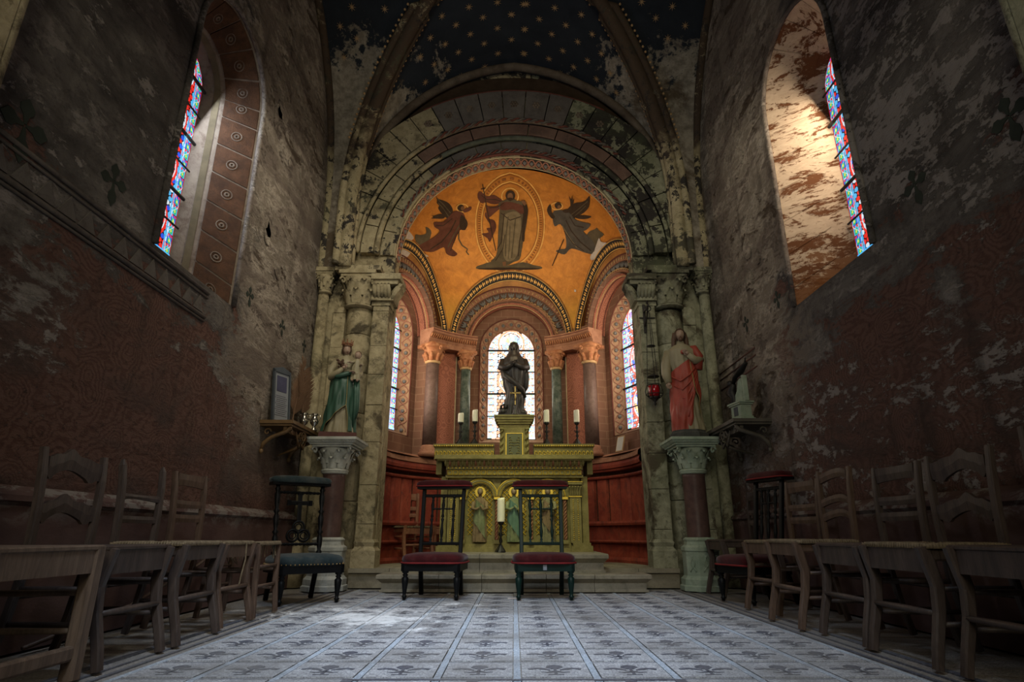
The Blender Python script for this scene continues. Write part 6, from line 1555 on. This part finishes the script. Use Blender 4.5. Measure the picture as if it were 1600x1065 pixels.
# framed text card
T = empty('framed_card', (-2.16, 5.42, 1.472), R(-72+0), 'narrow grey-blue framed memorial card leaning on the left shelf', 'picture frame')
T.rotation_euler = (R(-6), 0, R(68))
g = G(); w, h = .11, .50; g.bbox(-w, -w+.02, -.012, .012, 0, h); g.bbox(w-.02, w, -.012, .012, 0, h); g.bbox(-w, w, -.012, .012, 0, .02); g.bbox(-w, w, -.012, .012, h-.02, h)
g.prism([(-w, -.01, h), (w, -.01, h), (w, -.01, h+.012), (.0, -.01, h+.045), (-w, -.01, h+.012)], (0, .02, 0)); g.build('frame', 'frame', T)
G().bbox(-w+.018, w-.018, .0, .006, .018, h-.018).build('card', 'paper', T); G().bbox(-.062, .062, -.004, .001, .30, .45).build('photograph', 'print', T)
g = G()
for k in range(11): g.bbox(-.075+.008*(k % 3), .075-.01*((k*2) % 3), -.003, .001, .07+k*.0185, .076+k*.0185)
g.build('text_lines', 'textgrey', T)
# palm and vases
T = empty('vase', (-2.08, 5.80, 1.47), 0, 'tarnished silver vase holding dried palm on the left shelf', 'vase', 'silver vases on the left shelf')
VP = [(.032, 0), (.034, .01), (.014, .03), (.012, .045), (.038, .075), (.042, .10), (.024, .135), (.02, .15), (.034, .17), (.03, .172)]
G().lathe((0, 0, 0), VP, 20).build('body', 'silver', T, True); 
g = G()
for s in (-1, 1): g.tube([(s*.036, 0, .10), (s*.06, 0, .13), (s*.05, 0, .16), (s*.024, 0, .155)], .004, 6)
g.build('handles', 'silver', T, True)
T2 = clone(T); T2.location = (-2.05, 5.70, 1.47); T2['label'] = 'empty silver two-handled vase standing before the palm on the left shelf'
T2.location = (-1.99, 5.84, 1.47)
for n_, (lx, ly, lean_, L, lab) in enumerate(((-2.10, 5.80, (-.02, -.08), .62, 'tall dried brown palm branch rising from the silver vase'), (-2.14, 5.66, (.02, .10), .50, 'shorter dried palm branch leaning against the left wall behind the shelf vases'))):
    T = empty('palm_branch', (lx, ly, 1.50), 0, lab, 'palm branch'); spine = [Vector((lean_[0]*t*t, lean_[1]*t*t*1.2, L*t)) for t in [k/16 for k in range(17)]]
    G().tube(spine, [.007]*8+[.005]*6+[.003]*3, 6).build('stem', 'palm', T, True)
    for k in range(4, 17):
        for s in (-1, 1):
            for q2 in range(2):
                p = spine[k]-Vector((0, 0, q2*.017)); l = .20*(1-.55*abs(k-9)/9); d = Vector((s*.25+.1, s*.62, .75)).normalized()
                if k > 14: d = Vector((.1*s, .25*s, 1)).normalized()
                wv = Vector((.0, -.3*s, .3)).normalized()*.009
                G().prism([p-wv, p+d*l*.5-wv*1.3+Vector((.01, 0, 0)), p+d*l-Vector((0, 0, .02)), p+d*l*.5+wv*1.3+Vector((.01, 0, 0)), p+wv], (.0018, 0, 0)).build('leaflet', 'palm', T)
# marble base with dark bird-like cross figure on the right shelf
T = empty('broken_ornament', (2.10, 5.38, 1.47), PI/2+.15, 'small marble base with a tilted black cast figure and marble slab, on the right shelf', 'ornament')
g = G(); g.bbox(-.11, .11, -.07, .07, 0, .03); g.bbox(-.095, .095, -.06, .06, .03, .05); g.bbox(-.085, .085, -.052, .052, .05, .155); g.bbox(-.10, .10, -.065, .065, .155, .17); g.bbox(-.115, .115, -.072, .072, .17, .185); g.build('marble_base', 'marbleR', T)
G().bbox(-.035, .035, .048, .056, .06, .14).build('name_plate', 'frame', T)
g = G(); g.prism([(-.09, -.02, .185), (.05, -.02, .185), (.05, -.02, .25), (.0, -.02, .30), (-.03, -.02, .38), (-.06, -.02, .40), (-.09, -.02, .40)], (0, .04, 0)); g.build('marble_slab', 'marbleR', T)
G().bbox(-.125, -.098, -.02, .02, .185, .42).build('marble_strip', 'marbleR', T)
g = G(); g.tube([(.075, .0, .19), (.09, .01, .22), (.07, .02, .25), (.10, .02, .29), (.085, .02, .34), (.04, .02, .37)], [.04, .045, .03, .05, .04, .022], 10); g.ball((.09, .03, .385), (.03, .03, .032), 10, 8)
g.tube([(.06, .02, .37), (.0, .02, .43), (-.10, .02, .46), (-.21, .02, .51)], [.018, .028, .040, .022], 8, flat=.5); g.tube([(-.19, .02, .50), (-.21, .02, .56)], [.014, .006], 6); g.build('black_figure', 'iron', T, True)
# hanging sanctuary lamp
T = empty('sanctuary_lamp', (1.475, 6.06, 1.86), 0, 'red glass lamp in an iron basket hanging on chains by the right jamb', 'lamp')
G().lathe((0, 0, 0), [(.035, 0), (.05, .02), (.058, .06), (.062, .12), (.058, .125), (.052, .06), (.03, .01)], 20).build('red_glass', 'ruby', T, True)
g = G(); g.lathe((0, 0, -.09), [(.004, 0), (.016, .02), (.008, .04), (.045, .075), (.062, .09), (.05, .095)], 16); g.build('iron_bowl', 'iron', T, True)
g = G(); 
for z_, r_ in ((.03, .088), (.13, .07)): g.tube([(r_*cos(2*PI*k/24), r_*sin(2*PI*k/24), z_) for k in range(24)], .005, 6, True)
for k in range(6): a = 2*PI*k/6; g.tube([(.05*cos(a), .05*sin(a), -.01), (.09*cos(a), .09*sin(a), .03), (.095*cos(a), .095*sin(a), .06), (.07*cos(a), .07*sin(a), .13)], .005, 5)
g.build('basket', 'iron', T, True)
G().lathe((0, 0, .22), [(.01, .03), (.06, .008), (.065, .0), (.06, -.004)], 18).build('smoke_disc', 'iron', T, True); G().lathe((0, 0, .56), [(.01, .02), (.045, .006), (.05, 0)], 18).build('upper_disc', 'iron', T, True)
for k in range(3):
    a = 2*PI*k/3+.5; g = G(); n = 40
    for i in range(n):
        f = i/n; p = Vector((.07*cos(a)*(1-f*.75), .07*sin(a)*(1-f*.75), .13+.83*f)); g.tube([p, p+Vector((0, 0, .019))], .0035, 4)
    g.build('chain', 'iron', T, kind='stuff')
T = empty('lamp_bracket', (1.475, 6.06, 2.84), 0, 'black iron scrolled bracket on the right jamb that carries the red lamp', 'bracket')
g = G(); g.bar([(.0, .195, .05), (0, -.02, .05)], .022, .02, (0, 0, 1)); g.tube([(0, .19, -.12), (0, .12, -.08), (0, .03, .0), (0, .0, .045)], .009, 6); g.tube([(.0, .02+.03*cos(t*.7)*(1-t/12), .09+.03*sin(t*.7)*(1-t/12)) for t in range(10)], .008, 6)
g.bar([(0, .195, -.2), (0, .195, .14)], .03, .014); g.bar([(-.06, .2, -.02), (.12, .2, -.02)], .014, .014, (0, 0, 1)); g.build('iron_arm', 'iron', T); G().tube([(.03*cos(k*2*PI/12), -.005, .015+.03*sin(k*2*PI/12)) for k in range(12)], .006, 5, True).build('hook_ring', 'iron', T, True)
# white card on the apse ledge, fallen plaster, wall crosses
T = empty('white_card', (1.30, 7.35, 1.465), R(-62), 'small white framed card leaning on the apse ledge at the right', 'card'); T.rotation_euler = (R(-14), 0, R(-62))
G().bbox(-.07, .07, -.006, .006, 0, .20).build('frame', 'beige', T); G().bbox(-.058, .058, -.009, -.004, .012, .188).build('sheet', 'white', T)
def fleur(par, sx, y_, z_, s, roll=0):
    o = empty_part('painted_cross', par); 
    for k in range(4):
        a = PI/2*k+roll; L = s*(1.25 if k == 3 else .9); P = []
        for u, v in ((.05, .05), (.35, .12), (.5, .28), (.72, .30), (.85, .16), (1.0, .0), (.85, -.16), (.72, -.30), (.5, -.28), (.35, -.12), (.05, -.05)):
            yy, zz = u*L, v*s*.9; P.append((sx*(HX+.001), y_+yy*cos(a)-zz*sin(a), z_+yy*sin(a)+zz*cos(a)))
        G().prism(P, (-sx*.005, 0, 0)).build('cross_arm', 'cross', o)
for y_, z_, s in ((2.29, 2.30, .15), (2.90, 2.40, .12), (5.45, 2.43, .08), (4.70, 2.45, .085), (6.08, 2.44, .07)): fleur(wallL, -1, y_, z_, s, .12)
for y_, z_, s in ((2.90, 2.38, .11), (4.72, 2.43, .08), (5.43, 2.46, .08), (2.25, 2.32, .12)): fleur(wallR, 1, y_, z_, s, -.1)
tag(G().prism([(-.05, 5.2, .001), (0, 5.19, .001), (.06, 5.2, .001), (.04, 5.22, .001)], (0, 0, .006)).build('plaster_crumb', 'flake', None), 'tiny white plaster crumb on the floor between the two red kneelers', 'crumb')
for i, (x, y_, s) in enumerate(((-1.25, 4.25, .09), (-1.05, 4.55, .07), (-.95, 3.9, .08), (-1.28, 3.75, .07), (-.6, 4.4, .06), (-1.55, 3.5, .06), (.62, 3.55, .05), (-1.42, 4.2, .05))): pass
